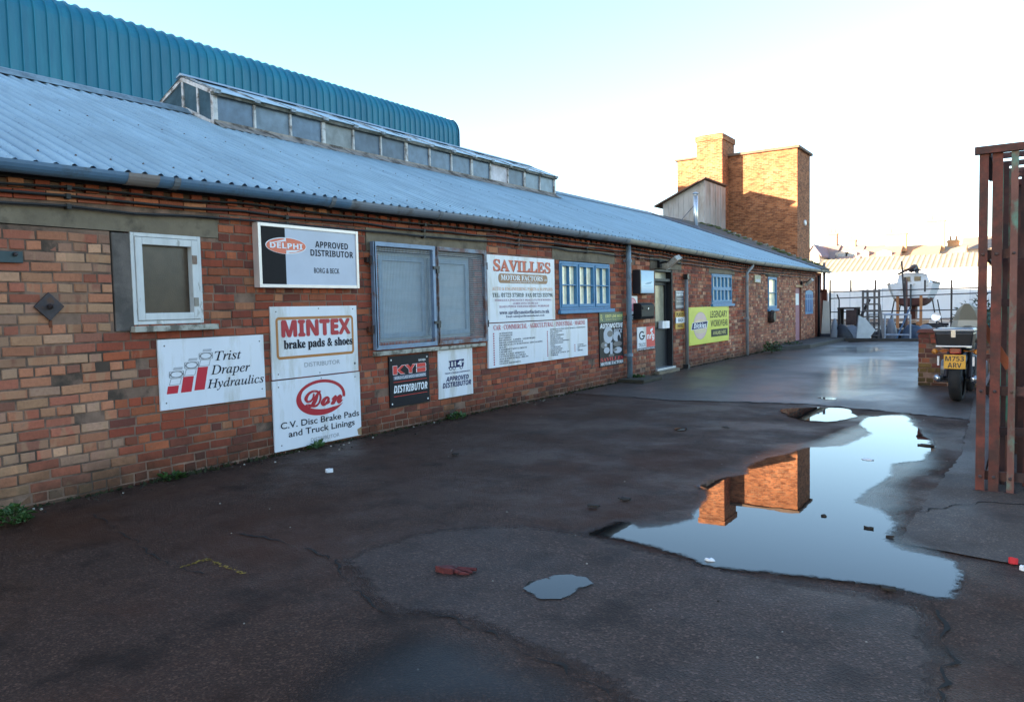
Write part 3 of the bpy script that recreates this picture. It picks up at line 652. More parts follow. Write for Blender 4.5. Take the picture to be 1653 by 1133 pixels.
# glazed roof of the rooflight: overlapping glass strips between aluminium bars
GLR = glass('roof glass', srgb(140, 160, 168), .3, .35); s = MB()
ov = .07
for i in range(npan):
    ya, yb_ = y0+pw*i+.01-(.05 if i == 0 else 0), y0+pw*(i+1)-.01+(.05 if i == npan-1 else 0); e = .012*(i % 2); q = g.uniform(0, .05)
    xo = lx+ov+q; zo = zt-(ov+q)*(zp-zt)/(lx-XR)
    s.mesh([(xo, ya, zo+.045+e), (xo, yb_, zo+.045+e), (XR, yb_, zp+.045+e), (XR, ya, zp+.045+e), (xo, ya, zo+.035+e), (xo, yb_, zo+.035+e)], [(0, 1, 2, 3), (0, 4, 5, 1)])
    s.mesh([(XR, ya, zp+.045), (XR, yb_, zp+.045), (rx-ov, yb_, zt-.02), (rx-ov, ya, zt-.02)], [(0, 1, 2, 3)])
s.build('roof_glazing', GLR, lantern)
for i in range(npan+1):
    s = MB(); y = y0+pw*i; s.bar((lx+.09, y, zt-.04+.05), (XR, y, zp+.062), .022, .03)
    s.box(lx+.03, lx+.12, y-.05, y+.05, zt-.035, zt+.02)
    s.build('glazing_bar', mat('mossy glazing bar', srgb(150, 158, 164), .6, .2, var=.2, stain=srgb(46, 50, 40), stain_amt=.45, stain_s=4), lantern)
s = MB(); s.box(lx+.01, lx+.075, y0-.06, y1+.06, zt-.055, zt-.005); s.build('fascia', mat('green fascia', srgb(110, 106, 96), .8, var=.3, vs=5, stain=srgb(44, 48, 36), stain_amt=.5, stain_s=4), lantern)
s = MB(); s.loft([[(XR+.13, y, zp+.02), (XR, y, zp+.09), (XR-.13, y, zp+.02), (XR, y, zp+.05)] for y in (y0-.05, y1+.05)]); s.build('ridge_cap', mat('pale ridge', srgb(150, 166, 178), .5, var=.15), lantern)
# silver flue through the roof
q = on_ground(0, 9999) if False else None
fx, fy = -9.72, 26.06; fz = roof_z(fx); s = MB(); s.lathe([(.075, fz-.1), (.075, at_depth(1121, 316, fy).z)], (fx, fy, 0), n=16); fl = s.build('flue', mat('stainless steel', srgb(212, 214, 218), .3, .8, var=.08), shop, smooth=True)
zt_ = at_depth(1121, 316, fy).z; s = MB(); s.lathe([(.11, zt_+.04), (.12, zt_+.07), (.03, zt_+.12)], (fx, fy, 0), n=16); s.bar((fx, fy-.06, zt_-.01), (fx, fy-.06, zt_+.05), .015, .015); s.bar((fx, fy+.06, zt_-.01), (fx, fy+.06, zt_+.05), .015, .015); s.build('cowl', MATS['stainless steel'], fl)
s = MB(); s.lathe([(.17, fz-.1), (.12, fz+.08), (.08, fz+.12)], (fx, fy, 0), n=16); s.build('flashing', MATS['lead'], fl)
s = MB(); s.tube([(fx-.4, fy-.8, fz+.1), (fx-.05, fy, fz+.85)], .012, 6); s.build('stay', MATS['lead'], fl)
# downpipes and conduit (fixed to the wall)
PIPE = mat('pipe grey blue', srgb(118, 138, 156), .5, var=.12, vs=4, stain=srgb(96, 100, 104), stain_amt=.3)
PIPE2 = mat('pipe grey', srgb(140, 142, 146), .55, var=.15, vs=4, stain=srgb(100, 92, 86), stain_amt=.3)
def downpipe(y, r, m, pts, joints, label):
    s = MB(); s.tube(pts, r, 14); o = s.build('downpipe', m, shop, smooth=True); o['label'] = label
    s = MB()
    for z in joints: s.lathe([(r+.012, z-.03), (r+.012, z+.03)], (pts[-1][0], y, 0), n=14); s.box(WX, pts[-1][0], y-.04, y+.04, z-.015, z+.015)
    s.build('collar', m, o); return o
yd = on_wall(1015.5, 500, WX+.1).y
downpipe(yd, .052, PIPE, [(WX+.1, yd, 2.66), (WX+.1, yd, 2.4), (WX+.1, yd, .03)], (.52, 2.35), 'blue grey downpipe near the front door')
yd2 = on_wall(1206, 520, WX+.09).y
downpipe(yd2, .042, PIPE2, [(WX+.18, yd2+.28, 2.6), (WX+.17, yd2+.22, 2.48), (WX+.09, yd2+.02, 2.32), (WX+.09, yd2, 2.24), (WX+.09, yd2, .02)], (1.05, 2.2), 'thin grey downpipe with swan neck')
yc = on_wall(1108.5, 520, WX+.07).y; zc = on_wall(1107, 450).z
s = MB(); s.tube([(WX+.07, yc, zc), (WX+.07, yc, .05)], .04, 12); o = s.build('conduit', mat('grey conduit', srgb(120, 118, 118), .6, var=.15), shop, smooth=True)
s = MB(); s.box(WX+.02, WX+.12, yc-.05, yc+.05, zc-.02, zc+.1); s.box(WX, WX+.12, yc-.055, yc+.055, 0, .1); s.build('cap', flat('black cap', (.02, .02, .022)), o)
s = MB(); s.box(WX, WX+.55, yd-.35, yd+.55, 0, .07); s.build('gully_surround', mat('mossy kerb', srgb(58, 52, 40), .9, var=.3, bmp=.4), shop, bevel=.015)
# wall-mounted iron: a pattress plate and a flat bar
IRON = mat('old iron', srgb(66, 58, 60), .6, .4, var=.25, vs=14, stain=srgb(92, 62, 44), stain_amt=.3, stain_s=16, bmp=.3)
p = on_wall(78, 495); r = .115; s = MB(); s.prism([(0, r), (r, 0), (0, -r), (-r, 0)], lambda y, z: (WX+.004, p.y+y, p.z+z), lambda y, z: (WX+.022, p.y+y, p.z+z)); tp = s.build('tie_plate', IRON, shop, bevel=.003)
s = MB(); s.lathe([(.022, 0), (.022, .03), (.012, .045), (.006, .07)], (WX+.02, p.y, p.z), (1, 0, 0), 6); s.build('nut', IRON, tp)
s = MB(); s.box(WX+.001, WX+.004, p.y-.004, p.y+.02, p.z-.17, p.z-.11); s.build('rust_stain', flat('rust', srgb(110, 60, 36), .9), tp)
a, b = on_wall(-60, 411), on_wall(34, 411); s = MB(); s.box(WX+.01, WX+.03, a.y, b.y, a.z-.05, a.z+.04); tb = s.build('iron_strap', mat('dark green iron', srgb(52, 66, 70), .5, .3, var=.2), shop, bevel=.003)
s = MB(); q = on_wall(21, 411); s.lathe([(.016, 0), (.016, .02), (.008, .026)], (WX+.03, q.y, q.z), (1, 0, 0), 6); s.build('bolt', IRON, tb)

# ------------------------------------------------------------------ signs on the wall
def paint(r, g_, b, rough=.4): return mat('sign paint %d %d %d' % (r, g_, b), srgb(r, g_, b), rough if r+g_+b > 200 else .6, var=.05, vs=4, spec=.5 if r+g_+b > 200 else .2)
S_WHITE = mat('sign white', srgb(226, 226, 232), .35, var=.05, vs=3, stain=srgb(196, 192, 186), stain_amt=.25, stain_s=3, stretch=(1, 1, .22))
class Sign:
    def __init__(s, label, px, depth=.012, proud=.008, face=None, edge=None, group='trade signs screwed to the brick wall', kind='shop_sign', bevel=.0015, cat='sign'):
        xL, a, b, xR, c, d = px; X = WX+proud+depth
        A, B, C_, D = on_wall(xL, a, X), on_wall(xL, b, X), on_wall(xR, c, X), on_wall(xR, d, X)
        s.y0, s.y1, s.zt, s.zb, s.X = (A.y+B.y)/2, (C_.y+D.y)/2, (A.z+C_.z)/2, (B.z+D.z)/2, X
        s.o = thing(kind, label, cat, (WX, (s.y0+s.y1)/2, s.zb), group); s.depth = depth; s.lay = 0
        mb = MB(); mb.box(WX+proud*.2, X, s.y0, s.y1, s.zb, s.zt); s.panel = mb.build('panel', face or S_WHITE, s.o, bevel=bevel)
        s.mbs = {}
    def P(s, u, v, off=.0015): return (s.X+off, s.y0+(s.y1-s.y0)*u, s.zt-(s.zt-s.zb)*v)
    def mb(s, m, name): return s.mbs.setdefault((m.name, name), (MB(), m, name))[0]
    def text(s, t, u0, v0, u1, v1, m, style=None, bold=0, shear=0, off=.0022, name='lettering', rot=0, fat=0):
        if fat:
            h = (s.y1-s.y0)/(s.zt-s.zb)
            for k, (a, b) in enumerate(((-1, 0), (1, 0), (0, -1), (0, 1))): s.text(t, u0+a*fat/h, v0+b*fat, u1+a*fat/h, v1+b*fat, m, style, bold, shear, off+.0003*(k+1), name, rot)
        bold = min(bold, .012) if style else bold
        vs, fs = glyphs(st(t, style) if style else t, bold, shear)
        if not vs: return
        a = np.array(vs); lo, hi = a.min(0), a.max(0); q = (a-lo)/np.maximum(hi-lo, 1e-6)
        s.mb(m, name).mesh([s.P(u0+(u1-u0)*x, v1-(v1-v0)*y-rot*(x-.5), off) for x, y in q], fs)
    def poly(s, pts, m, off=.0015, name='emblem'): s.mb(m, name).face([s.P(u, v, off) for u, v in pts])
    def rect(s, u0, v0, u1, v1, m, off=.0015, name='emblem'): s.poly([(u0, v0), (u1, v0), (u1, v1), (u0, v1)], m, off, name)
    def ell(s, u, v, a, b, m, off=.0015, name='emblem', t0=0, t1=2*math.pi, n=40): s.poly([(u+a*math.cos(t), v-b*math.sin(t)) for t in np.linspace(t0, t1, n)], m, off, name)
    def band(s, o, i, m, off=.0015, name='emblem'):
        mb = s.mb(m, name)
        for k in range(len(o)-1): mb.face([s.P(*o[k], off), s.P(*o[k+1], off), s.P(*i[k+1], off), s.P(*i[k], off)])
    def rrect(s, u0, v0, u1, v1, r, w, m, off=.0015, name='border'):
        asp = (s.y1-s.y0)/(s.zt-s.zb)
        def loop(d):
            p = []
            for cu, cv, t0 in ((u1-r/asp, v0+r, math.pi/2), (u0+r/asp, v0+r, math.pi), (u0+r/asp, v1-r, 1.5*math.pi), (u1-r/asp, v1-r, 0)):
                for t in np.linspace(t0, t0-math.pi/2 if 0 else t0+math.pi/2, 7): p.append((cu+(r-d)/asp*math.cos(t), cv-(r-d)*math.sin(t)))
            # order: top-left runs need consistent winding
            return p
        def loop2(d):
            p = []
            for cu, cv, t0 in ((u1-r/asp, v0+r, 0), (u0+r/asp, v0+r, 90), (u0+r/asp, v1-r, 180), (u1-r/asp, v1-r, 270)):
                for t in np.radians(np.linspace(t0, t0+90, 7)): p.append((cu+(r-d)/asp*math.cos(t), cv-(r-d)*math.sin(t)))
            return p+[p[0]]
        if w: s.band(loop2(0), loop2(w), m, off, name)
        else: s.poly(loop2(0)[:-1], m, off, name)
    def screws(s, pts, m, r=.008):
        for u, v in pts:
            mb = MB(); c = s.P(u, v, 0); mb.lathe([(r, 0), (r*.8, .003), (r*.3, .004)], c, (1, 0, 0), 8); mb.build('screw', m, s.o)
    def done(s):
        for (mb, m, name) in s.mbs.values(): mb.build(name, m, s.o, fix=False)
        return s
INK = paint(28, 28, 40); SCR = flat('screw', (.12, .11, .11), .4); REDS = paint(178, 24, 44); GOLD = paint(176, 112, 52); NAVY = paint(28, 32, 84)
GREYT = paint(150, 150, 156); W2_ = paint(232, 232, 236)
C4S = [(.05, .07), (.95, .07), (.05, .93), (.95, .93)]

# framed light-box sign, black and grey, orange oval
s = Sign('aluminium framed black and grey sign with orange and white oval', (418, 362, 464, 577, 374, 463), depth=.075, face=paint(190, 194, 208))
s.rect(.02, .03, .245, .97, paint(26, 22, 24), name='black_panel')
OR = paint(226, 108, 74)
s.ell(.255, .33, .195, .135, W2_, .0022)
s.poly([(.25, .225), (.25, .46)]+[(.255+.188*math.cos(t), .335-.125*math.sin(t)) for t in np.radians(np.linspace(268, 100, 26))], OR, .003)
s.poly([(.252, .205), (.252, .43)]+[(.255+.188*math.cos(t), .325-.122*math.sin(t)) for t in np.radians(np.linspace(-80, 90, 26))], OR, .003)
s.poly([(.09, .30), (.25, .222), (.25, .255), (.13, .29)], W2_, .0036); s.poly([(.252, .402), (.40, .385), (.34, .425), (.252, .44)], W2_, .0036)
s.text('DELPHI', .10, .285, .41, .375, W2_, 'sans', .012, off=.0042)
s.text('APPROVED', .54, .215, .895, .325, INK, 'sans'); s.text('DISTRIBUTOR', .49, .36, .95, .47, INK, 'sans'); s.text('BORG & BECK', .52, .67, .79, .76, INK, None, .004)
s.done(); mb = MB(); k = .035; frame_rect(mb, s.y0-.01, s.y1+.01, s.zb-.01, s.zt+.01, k, WX+.002, s.X+.012)
mb.build('frame', mat('pale aluminium', srgb(226, 214, 208), .35, .3, var=.06), s.o, bevel=.003)

# white sign with three red columns
s = Sign('white sign with three slanted red columns and black italic lettering', (257, 551, 665, 427, 538, 640)); RED2 = paint(196, 30, 52); OUT = paint(120, 120, 124)
def para(u0, u1, v0, v1, m, line=0, k=.10):
    sh = lambda v: (v1-v)*k*.62
    q = [(u0+sh(v0), v0), (u1+sh(v0), v0), (u1+sh(v1), v1), (u0+sh(v1), v1)]
    if not line: s.poly(q, m); return
    cu, cv = sum(p[0] for p in q)/4, sum(p[1] for p in q)/4
    i = [(u+(cu-u)*line*1.0, v+(cv-v)*line*1.4) for u, v in q]; s.band(q+[q[0]], i+[i[0]], m)
for ub, vt, vb in ((.055, .665, .775), (.177, .55, .775), (.297, .43, .765)):
    w_ = .095; para(ub, ub+w_, vt, vb, RED2, 0, .2)
    d = (vb-vt)*.2*.62+.010; para(ub+d, ub+d+.095, vt-.105, vt-.012, OUT, .09, .3)
    d += .014; e = [(ub+d+.055+.058*math.cos(t), vt-.16-.048*math.sin(t)) for t in np.linspace(0, 2*math.pi, 25)]; i = [(ub+d+.055+.046*math.cos(t), vt-.16-.038*math.sin(t)) for t in np.linspace(0, 2*math.pi, 25)]
    s.band(e, i, OUT)
    for sg in (-1, 1): s.rect(ub+d+.055+sg*.062-.003, vt-.20, ub+d+.055+sg*.062+.003, vt-.12, OUT); 
    for vv in (-.205, -.12): s.rect(ub+d-.007, vt+vv, ub+d+.117, vt+vv+.007, OUT)
    para(ub+d+.025, ub+d+.105, vt-.26, vt-.222, paint(176, 176, 182), 0, .3)
s.text('Trist', .50, .215, .76, .355, INK, 'ital', .006); s.text('Draper', .455, .42, .845, .60, INK, 'ital', .006); s.text('Hydraulics', .415, .62, .985, .80, INK, 'ital', .006)
s.screws([(.055, .09), (.955, .10), (.05, .90), (.965, .86)], SCR); s.done()

# white panel, red heading in a gold border
s = Sign('upper white panel of the tall pair, red heading inside a gold border', (438, 496, 614.3, 577, 492.5, 598))
s.rrect(.05, .145, .95, .73, .06, .038, GOLD); s.text('MINTEX', .115, .20, .905, .415, REDS, 'sans', fat=.012); s.text('brake pads & shoes', .13, .47, .93, .62, INK, 'serif', fat=.004)
s.text('DISTRIBUTOR', .345, .80, .765, .865, GREYT)
s.screws([(.06, .07), (.53, .035), (.95, .05), (.06, .93), (.52, .965)], SCR); s.screws([(.955, .88)], SCR, .016); s.done()
s = Sign('lower white panel of the tall pair, red script in an open oval', (442, 616, 731, 582, 599.5, 702))
o = []; i = []
for k, t in enumerate(np.radians(np.linspace(-8, 332, 60))):
    f = k/59; wd = .045+.05*max(0, math.sin(math.pi*min(1, max(0, (f-.45)/.55)))); 
    if f > .92: wd *= (1-f)/.08*.9+.1
    o.append((.525+.285*math.cos(t), .315-.265*math.sin(t))); i.append((.525+(.285-wd*.78)*math.cos(t), .315-(.265-wd)*math.sin(t)))
s.band(o, i, REDS); s.text('Don', .335, .205, .77, .44, REDS, 'script', fat=.012)
s.text('C.V. Disc Brake Pads', .065, .595, .975, .69, INK, None, .012); s.text('and Truck Linings', .145, .73, .915, .85, INK, None, .012); s.text('DISTRIBUTOR', .385, .895, .72, .95, GREYT)
s.screws([(.06, .09), (.53, .03), (.94, .07), (.07, .92), (.52, .965)], SCR); s.poly([(.945, .90), (1, .87), (1, 1), (.955, .985)], paint(150, 120, 90), .0018, 'chipped_corner'); s.done()

# black plate with bold red initials
s = Sign('black sign with big red initials and white slanted lettering', (629, 575.5, 658.5, 693, 570, 648.5), face=mat('sign black', srgb(15, 15, 26), .5, var=.1, spec=.25)); RK = paint(214, 52, 44); W = W2_
def glyph_poly(pts): s.poly(pts, W, .0018); 
def red_letter(polys):
    for p in polys:
        cu, cv = sum(q[0] for q in p)/len(p), sum(q[1] for q in p)/len(p)
        s.poly([(cu+(u-cu)*1.0, cv+(v-cv)*1.0) for u, v in p], W, .0018); s.poly([(cu+(u-cu)*.88, cv+(v-cv)*.92) for u, v in p], RK, .0026)
red_letter([[(.08, .185), (.19, .185), (.19, .365), (.08, .365)], [(.18, .27), (.30, .185), (.38, .185), (.25, .28), (.38, .365), (.27, .365), (.18, .29)],
            [(.36, .185), (.46, .185), (.52, .25), (.57, .185), (.66, .185), (.56, .285), (.56, .365), (.47, .365), (.47, .285)],
            [(.66, .185), (.90, .185), (.92, .205), (.92, .262), (.66, .268)], [(.66, .28), (.92, .275), (.92, .345), (.90, .365), (.66, .365)]])
s.rect(.09, .385, .92, .47, paint(78, 86, 110)); s.text('WORLD-CLASS SHOCK ABSORBERS', .115, .40, .90, .455, W, 'sans', off=.003)
s.text('KAYABA', .73, .10, .91, .145, W, 'sans'); s.rect(.09, .505, .93, .515, RK); s.rect(.09, .785, .93, .795, RK)
s.text('DISTRIBUTOR', .09, .575, .94, .725, W, 'sansi', .012); s.screws(C4S, flat('pale screw', (.75, .75, .75)), .013); s.done()
# white plate with a blue lorry
s = Sign('white sign with a blue lorry emblem over blue capitals', (708, 566.5, 645, 763, 560.5, 635))
s.poly([(.29, .235), (.74, .22), (.74, .245), (.30, .262)], NAVY); s.rect(.32, .25, .36, .36, NAVY); s.rect(.42, .25, .46, .36, NAVY); s.poly([(.50, .25), (.60, .25), (.60, .27), (.55, .30), (.55, .335), (.61, .33), (.61, .36), (.50, .36)], NAVY)
s.poly([(.67, .24), (.74, .235), (.735, .33), (.72, .36), (.67, .36)], NAVY); s.poly([(.69, .26), (.725, .258), (.72, .30), (.69, .302)], W2_, .0026); s.rect(.28, .36, .72, .385, NAVY)
for u in (.34, .44, .65): s.ell(u, .40, .045, .033, NAVY, .002); s.ell(u, .40, .026, .019, W2_, .003)
s.text('TRUCK & TRAILER COMPONENTS', .17, .475, .92, .505, NAVY, 'sans'); s.text('APPROVED', .20, .56, .87, .665, NAVY, 'sansi', .014); s.text('DISTRIBUTOR', .10, .68, .94, .79, NAVY, 'sansi', .014)
s.screws([(.05, .05), (.95, .04)], SCR, .005); s.done()
# the firm's main board and the list under it
s = Sign('white board with large orange serif heading over a brown pill', (787, 411.5, 522, 895.5, 418, 515), depth=.02); ORG = paint(206, 78, 40); SHD = paint(120, 40, 24); BRN = paint(146, 98, 62); PUR = paint(150, 78, 118); GRN = paint(56, 70, 66)
s.text('SAVILLES', .088, .07, .935, .245, SHD, 'serif', .028, off=.0018); s.text('SAVILLES', .08, .06, .925, .235, ORG, 'serif', .028, off=.003)
s.rrect(.145, .27, .88, .415, .06, 0, BRN); s.text('MOTOR FACTORS', .18, .29, .80, .37, W2_, 'serif', .018, off=.003); s.text('LTD', .825, .335, .865, .365, W2_, 'sans', off=.003); s.text('Incorporating Coastal Motor Factors', .31, .382, .73, .405, W2_, 'sans', off=.003)
s.text('AUTO & ENGINEERING PARTS & SUPPLIES', .06, .475, .96, .525, paint(214, 150, 110), 'serif'); s.text('TEL: 01723 375010  FAX 01723 353796', .06, .56, .96, .625, GRN, 'serif', .006)
s.text('HYDRAULICS, PNEUMATICS, BRAKE & CLUTCH BONDING', .09, .655, .94, .692, PUR, 'serif'); s.text('LUBRICANTS-CHEMICALS', .34, .705, .72, .738, PUR, 'serif'); s.text('HAND & POWER TOOLS/MACHINERY, WORKWEAR', .15, .752, .90, .79, PUR, 'serif')
s.text('www.savillesmotorfactors.co.uk', .15, .825, .90, .888, NAVY, 'serif', .004); s.text('Email: sales@savillesmotorfactors.co.uk', .24, .90, .82, .945, NAVY, 'serif'); s.done()
s = Sign('long white price board with red heading and bulleted list', (788.5, 524, 595, 948.5, 513.5, 573.5), depth=.02)
s.text('CAR · COMMERCIAL · AGRICULTURAL · INDUSTRIAL · MARINE', .045, .035, .97, .15, paint(186, 48, 72), 'serif', .006)
L1 = ['AUTOMOTIVE', 'ANTIFREEZE', 'BATTERIES', 'BEARINGS · LAMPS · LIGHTBARS', 'BRAKE COMPONENTS &', 'BRAKE & CLUTCH BONDING SPECIALISTS', 'BULBS', 'CAMSHAFT KITS & BELTS', 'CHEMICALS', 'COIL & LEAF SPRINGS', 'CLUTCH KITS & CABLES', 'FAN & INDUSTRIAL BELTS', 'FILTERS', 'GARAGE EQUIPMENT']
L2 = ['HYDRAULIC & PNEUMATIC HOSES & COMPONENTS', 'OIL & GREASES', 'PAINT ETC', 'SHOCK ABSORBERS', 'SPARK PLUGS', 'STARTER MOTORS', 'STEERING & SUSPENSION', 'STEERING RACKS', 'TOOLS', 'WATER PUMPS', 'WATER HEATERS', 'WIPER BLADES', 'WORKSHOP CONSUM · ETC', 'WORKWEAR']
for k, t in enumerate(L1):
    v = .215+k*.0535; s.ell(.045, v+.017, .0062, .019, paint(170, 60, 90)); s.text(t, .09, v, .09+.0118*len(t), v+.036, INK, 'serif', .004)
for k, t in enumerate(L2):
    v = .205+k*.0505; s.text(t, .575, v, .575+.0099*len(t), v+.034, INK, 'serif', .004)
    if k: s.ell(.545, v+.017, .0058, .018, paint(170, 60, 90))
for k, t in enumerate(['CV BOOTS', 'DRIVE SHAFTS', 'ETC', 'WINCHES']): v = .66+k*.052; s.ell(.845, v+.017, .0058, .018, paint(170, 60, 90)); s.text(t, .875, v, .875+.009*len(t), v+.034, INK, 'serif', .004)
s.done()
# dark poster of engine parts
s = Sign('dark poster of car parts with green header strip', (968, 506, 593.5, 1006, 502, 587), face=mat('sign black', srgb(20, 20, 34))); GRE = paint(58, 88, 70); YEL = paint(206, 198, 110); LG = paint(172, 176, 190); MG = paint(96, 92, 96)
s.rect(0, 0, 1, .185, GRE); s.text('FL', .05, .04, .13, .15, YEL, 'sans'); s.text('FIRST LINE WIDE', .24, .045, .97, .10, YEL, 'sans', .01); s.text('QUALITY VEHICLE PARTS', .26, .12, .95, .15, YEL)
s.text('AUTOMOTIVE', 0.01, .205, .99, .295, W2_, 'sansi', .02); s.text('PACK', .58, .315, .97, .40, LG, 'sansi', .03)
g = random.Random(6)
for u, v, a, b, m in ((.35, .42, .2, .16, LG), (.42, .40, .12, .06, MG), (.3, .50, .15, .06, MG), (.72, .46, .17, .1, LG), (.18, .6, .14, .06, MG), (.75, .6, .2, .05, MG), (.28, .70, .12, .06, LG), (.75, .72, .18, .06, LG), (.8, .5, .06, .07, INK), (.5, .6, .05, .09, INK), (.24, .6, .05, .03, LG), (.62, .71, .1, .03, MG)): s.ell(u, v, a, b, m, .0016+g.random()*.002, 'picture', n=12)
s.rect(.42, .56, .52, .80, LG, .004, 'picture'); s.rect(.36, .78, .58, .82, MG, .0042, 'picture')
s.text('SAVILLES', .02, .835, .98, .905, paint(190, 30, 44), 'serif', .03); s.text('MOTOR FACTORS', .02, .915, .98, .975, W2_, 'serif', .02); s.done()
# small pink badge sign half behind the downpipe
s = Sign('small white sign with a pink oval half hidden by the downpipe', (1012, 478, 507.5, 1029, 478, 507)); PK = paint(206, 92, 116); s.ell(.52, .46, .38, .37, PK); s.ell(.52, .46, .30, .30, paint(226, 150, 162), .002); s.rect(.2, .40, .85, .52, PK, .0028); s.text('PART CO', .25, .43, .8, .49, W2_, 'sans', off=.0036); s.done()
s = Sign('small black plate with white lettering under the pink badge', (1012, 508.5, 517, 1028, 508.5, 517), face=MATS['sign black']); s.text('STOCKIST', .1, .2, .7, .5, W2_, 'sans'); s.text('OPEN', .2, .6, .6, .85, W2_, 'sans'); s.done()
# blue light-box
s = Sign('blue and white light box sign above the letterbox', (1033.5, 436, 474, 1056, 436, 474), depth=.16, face=flat('box black', (.02, .02, .025)), bevel=.004)
m, n, l, p = newmat('sky blue print'); gz_ = n.new('ShaderNodeSeparateXYZ'); l.new(wpos(n), gz_.inputs[0]); t = ramp(n, l, gz_.outputs[2], s.zb, s.zt)
cr = n.new('ShaderNodeValToRGB'); l.new(t, cr.inputs[0]); cr.color_ramp.elements[0].color = (*srgb(40, 140, 192), 1); cr.color_ramp.elements[1].color = (*srgb(84, 160, 214), 1)
e_ = cr.color_ramp.elements.new(.35); e_.color = (*srgb(186, 216, 234), 1); e_ = cr.color_ramp.elements.new(.55); e_.color = (*srgb(136, 196, 230), 1); l.new(cr.outputs[0], p.inputs['Base Color']); p.inputs['Roughness'].default_value = .3
s.rect(.06, .03, .97, .97, m, .002, 'print'); s.poly([(.3, .60), (.5, .53), (.72, .50), (.86, .47), (.74, .57), (.5, .60)], paint(100, 150, 180), .003); s.rect(.2, .66, .9, .70, paint(150, 200, 224), .003); s.done()
# white and red sign
s = Sign('square sign split white and red beside the door', (1029, 530, 566.5, 1057, 525, 563))
s.poly([(.5, 0), (1, 0), (1, .88), (.5, .88)], paint(206, 40, 46), .0016); s.rect(0, .89, 1, 1, paint(52, 52, 66)); s.text('PARTS DISTRIBUTORS', .03, .915, .97, .975, W2_, 'sans', off=.003)
o = [(.25+.16*math.cos(t), .36-.19*math.sin(t)) for t in np.radians(np.linspace(40, 360, 30))]; i = [(.25+.10*math.cos(t), .36-.13*math.sin(t)) for t in np.radians(np.linspace(40, 360, 30))]; s.band(o, i, INK); s.rect(.25, .35, .42, .41, INK, .002); s.text('TRUCK', .06, .68, .46, .84, INK)
s.text('nrg', .54, .34, .96, .62, W2_, 'sans', .03); s.poly([(.74, .12), (.88, .06), (.88, .18), (.80, .20), (.90, .32), (.74, .34), (.82, .26), (.72, .22)], W2_, .003); s.done()
s = Sign('grey plaque with white lettering right of the door', (1090.5, 469, 499, 1104, 469, 498), face=paint(84, 86, 94)); s.rect(.05, .05, 1, .09, W2_); s.text('NAPA', .08, .13, .9, .3, W2_, 'sansi', .03); s.text('original', .2, .42, .85, .50, W2_); s.text('equipment', .12, .55, .9, .64, W2_); s.rect(.05, .80, .95, .93, GREYT); s.done()
s = Sign('yellow white and yellow plate sign right of the door', (1090.5, 503, 532, 1104.5, 502, 530), face=paint(196, 148, 40)); s.rect(-.06, .34, 1.06, .66, W2_, .003); s.rect(-.06, .34, .04, .66, NAVY, .0036); s.text('PLATES', .12, .08, .92, .28, INK, 'sans'); s.text('MADE', .3, .40, .85, .60, INK, 'sans', off=.004); s.text('HERE', .25, .73, .8, .92, INK, 'sans'); s.done()
# yellow banner, slightly slack
s = Sign('large yellow vinyl banner with pale oval and dark slanted band', (1112.5, 496.5, 560.5, 1176.5, 494, 547), depth=.006, proud=.02, face=mat('yellow vinyl', srgb(206, 206, 66), .45, var=.07, vs=2.2, bmp=.6, bs=3))
PO = paint(206, 172, 168); s.ell(.26, .5, .165, .37, paint(176, 150, 150), .0016); s.ell(.26, .5, .155, .355, PO, .0022); s.ell(.26, .40, .13, .07, paint(214, 186, 150), .0028); s.ell(.26, .64, .13, .07, paint(206, 186, 150), .0028)
s.poly([(.07, .41), (.445, .385), (.415, .575), (.04, .60)], W2_, .0034); s.poly([(.078, .418), (.432, .395), (.405, .565), (.052, .59)], NAVY, .004); s.text('Dickies', .10, .425, .40, .56, W2_, 'sansi', .03, off=.0048)
s.text('LEGENDARY', .50, .12, .955, .31, INK, None, .012); s.text('WORKWEAR', .51, .37, .97, .565, INK, None, .012); s.rect(.52, .635, .965, .845, paint(54, 58, 50), .0018); s.text('AVAILABLE HERE', .57, .69, .91, .79, YEL, None, .006, off=.0028); s.screws([(.03, .04), (.97, .04), (.03, .95), (.97, .95)], SCR); s.done()
s = Sign('pale notice stuck to the front door glass', (1063, 519, 531, 1074.5, 517.5, 529), depth=.002, proud=-.122); s.text('TRADE', .15, .15, .85, .35, REDS, 'sans'); s.text('ENTRANCE', .12, .42, .88, .58, INK, 'sans'); s.text('Please ring bell', .15, .7, .85, .82, INK); s.done()
s = Sign('small faded plaque high on the far stretch of wall', (1219, 444, 456, 1228, 445, 456.5), depth=.03, face=mat('faded plaque', srgb(176, 170, 140), .6, var=.2)); s.rect(.1, .55, .9, .9, paint(120, 140, 170)); s.done()

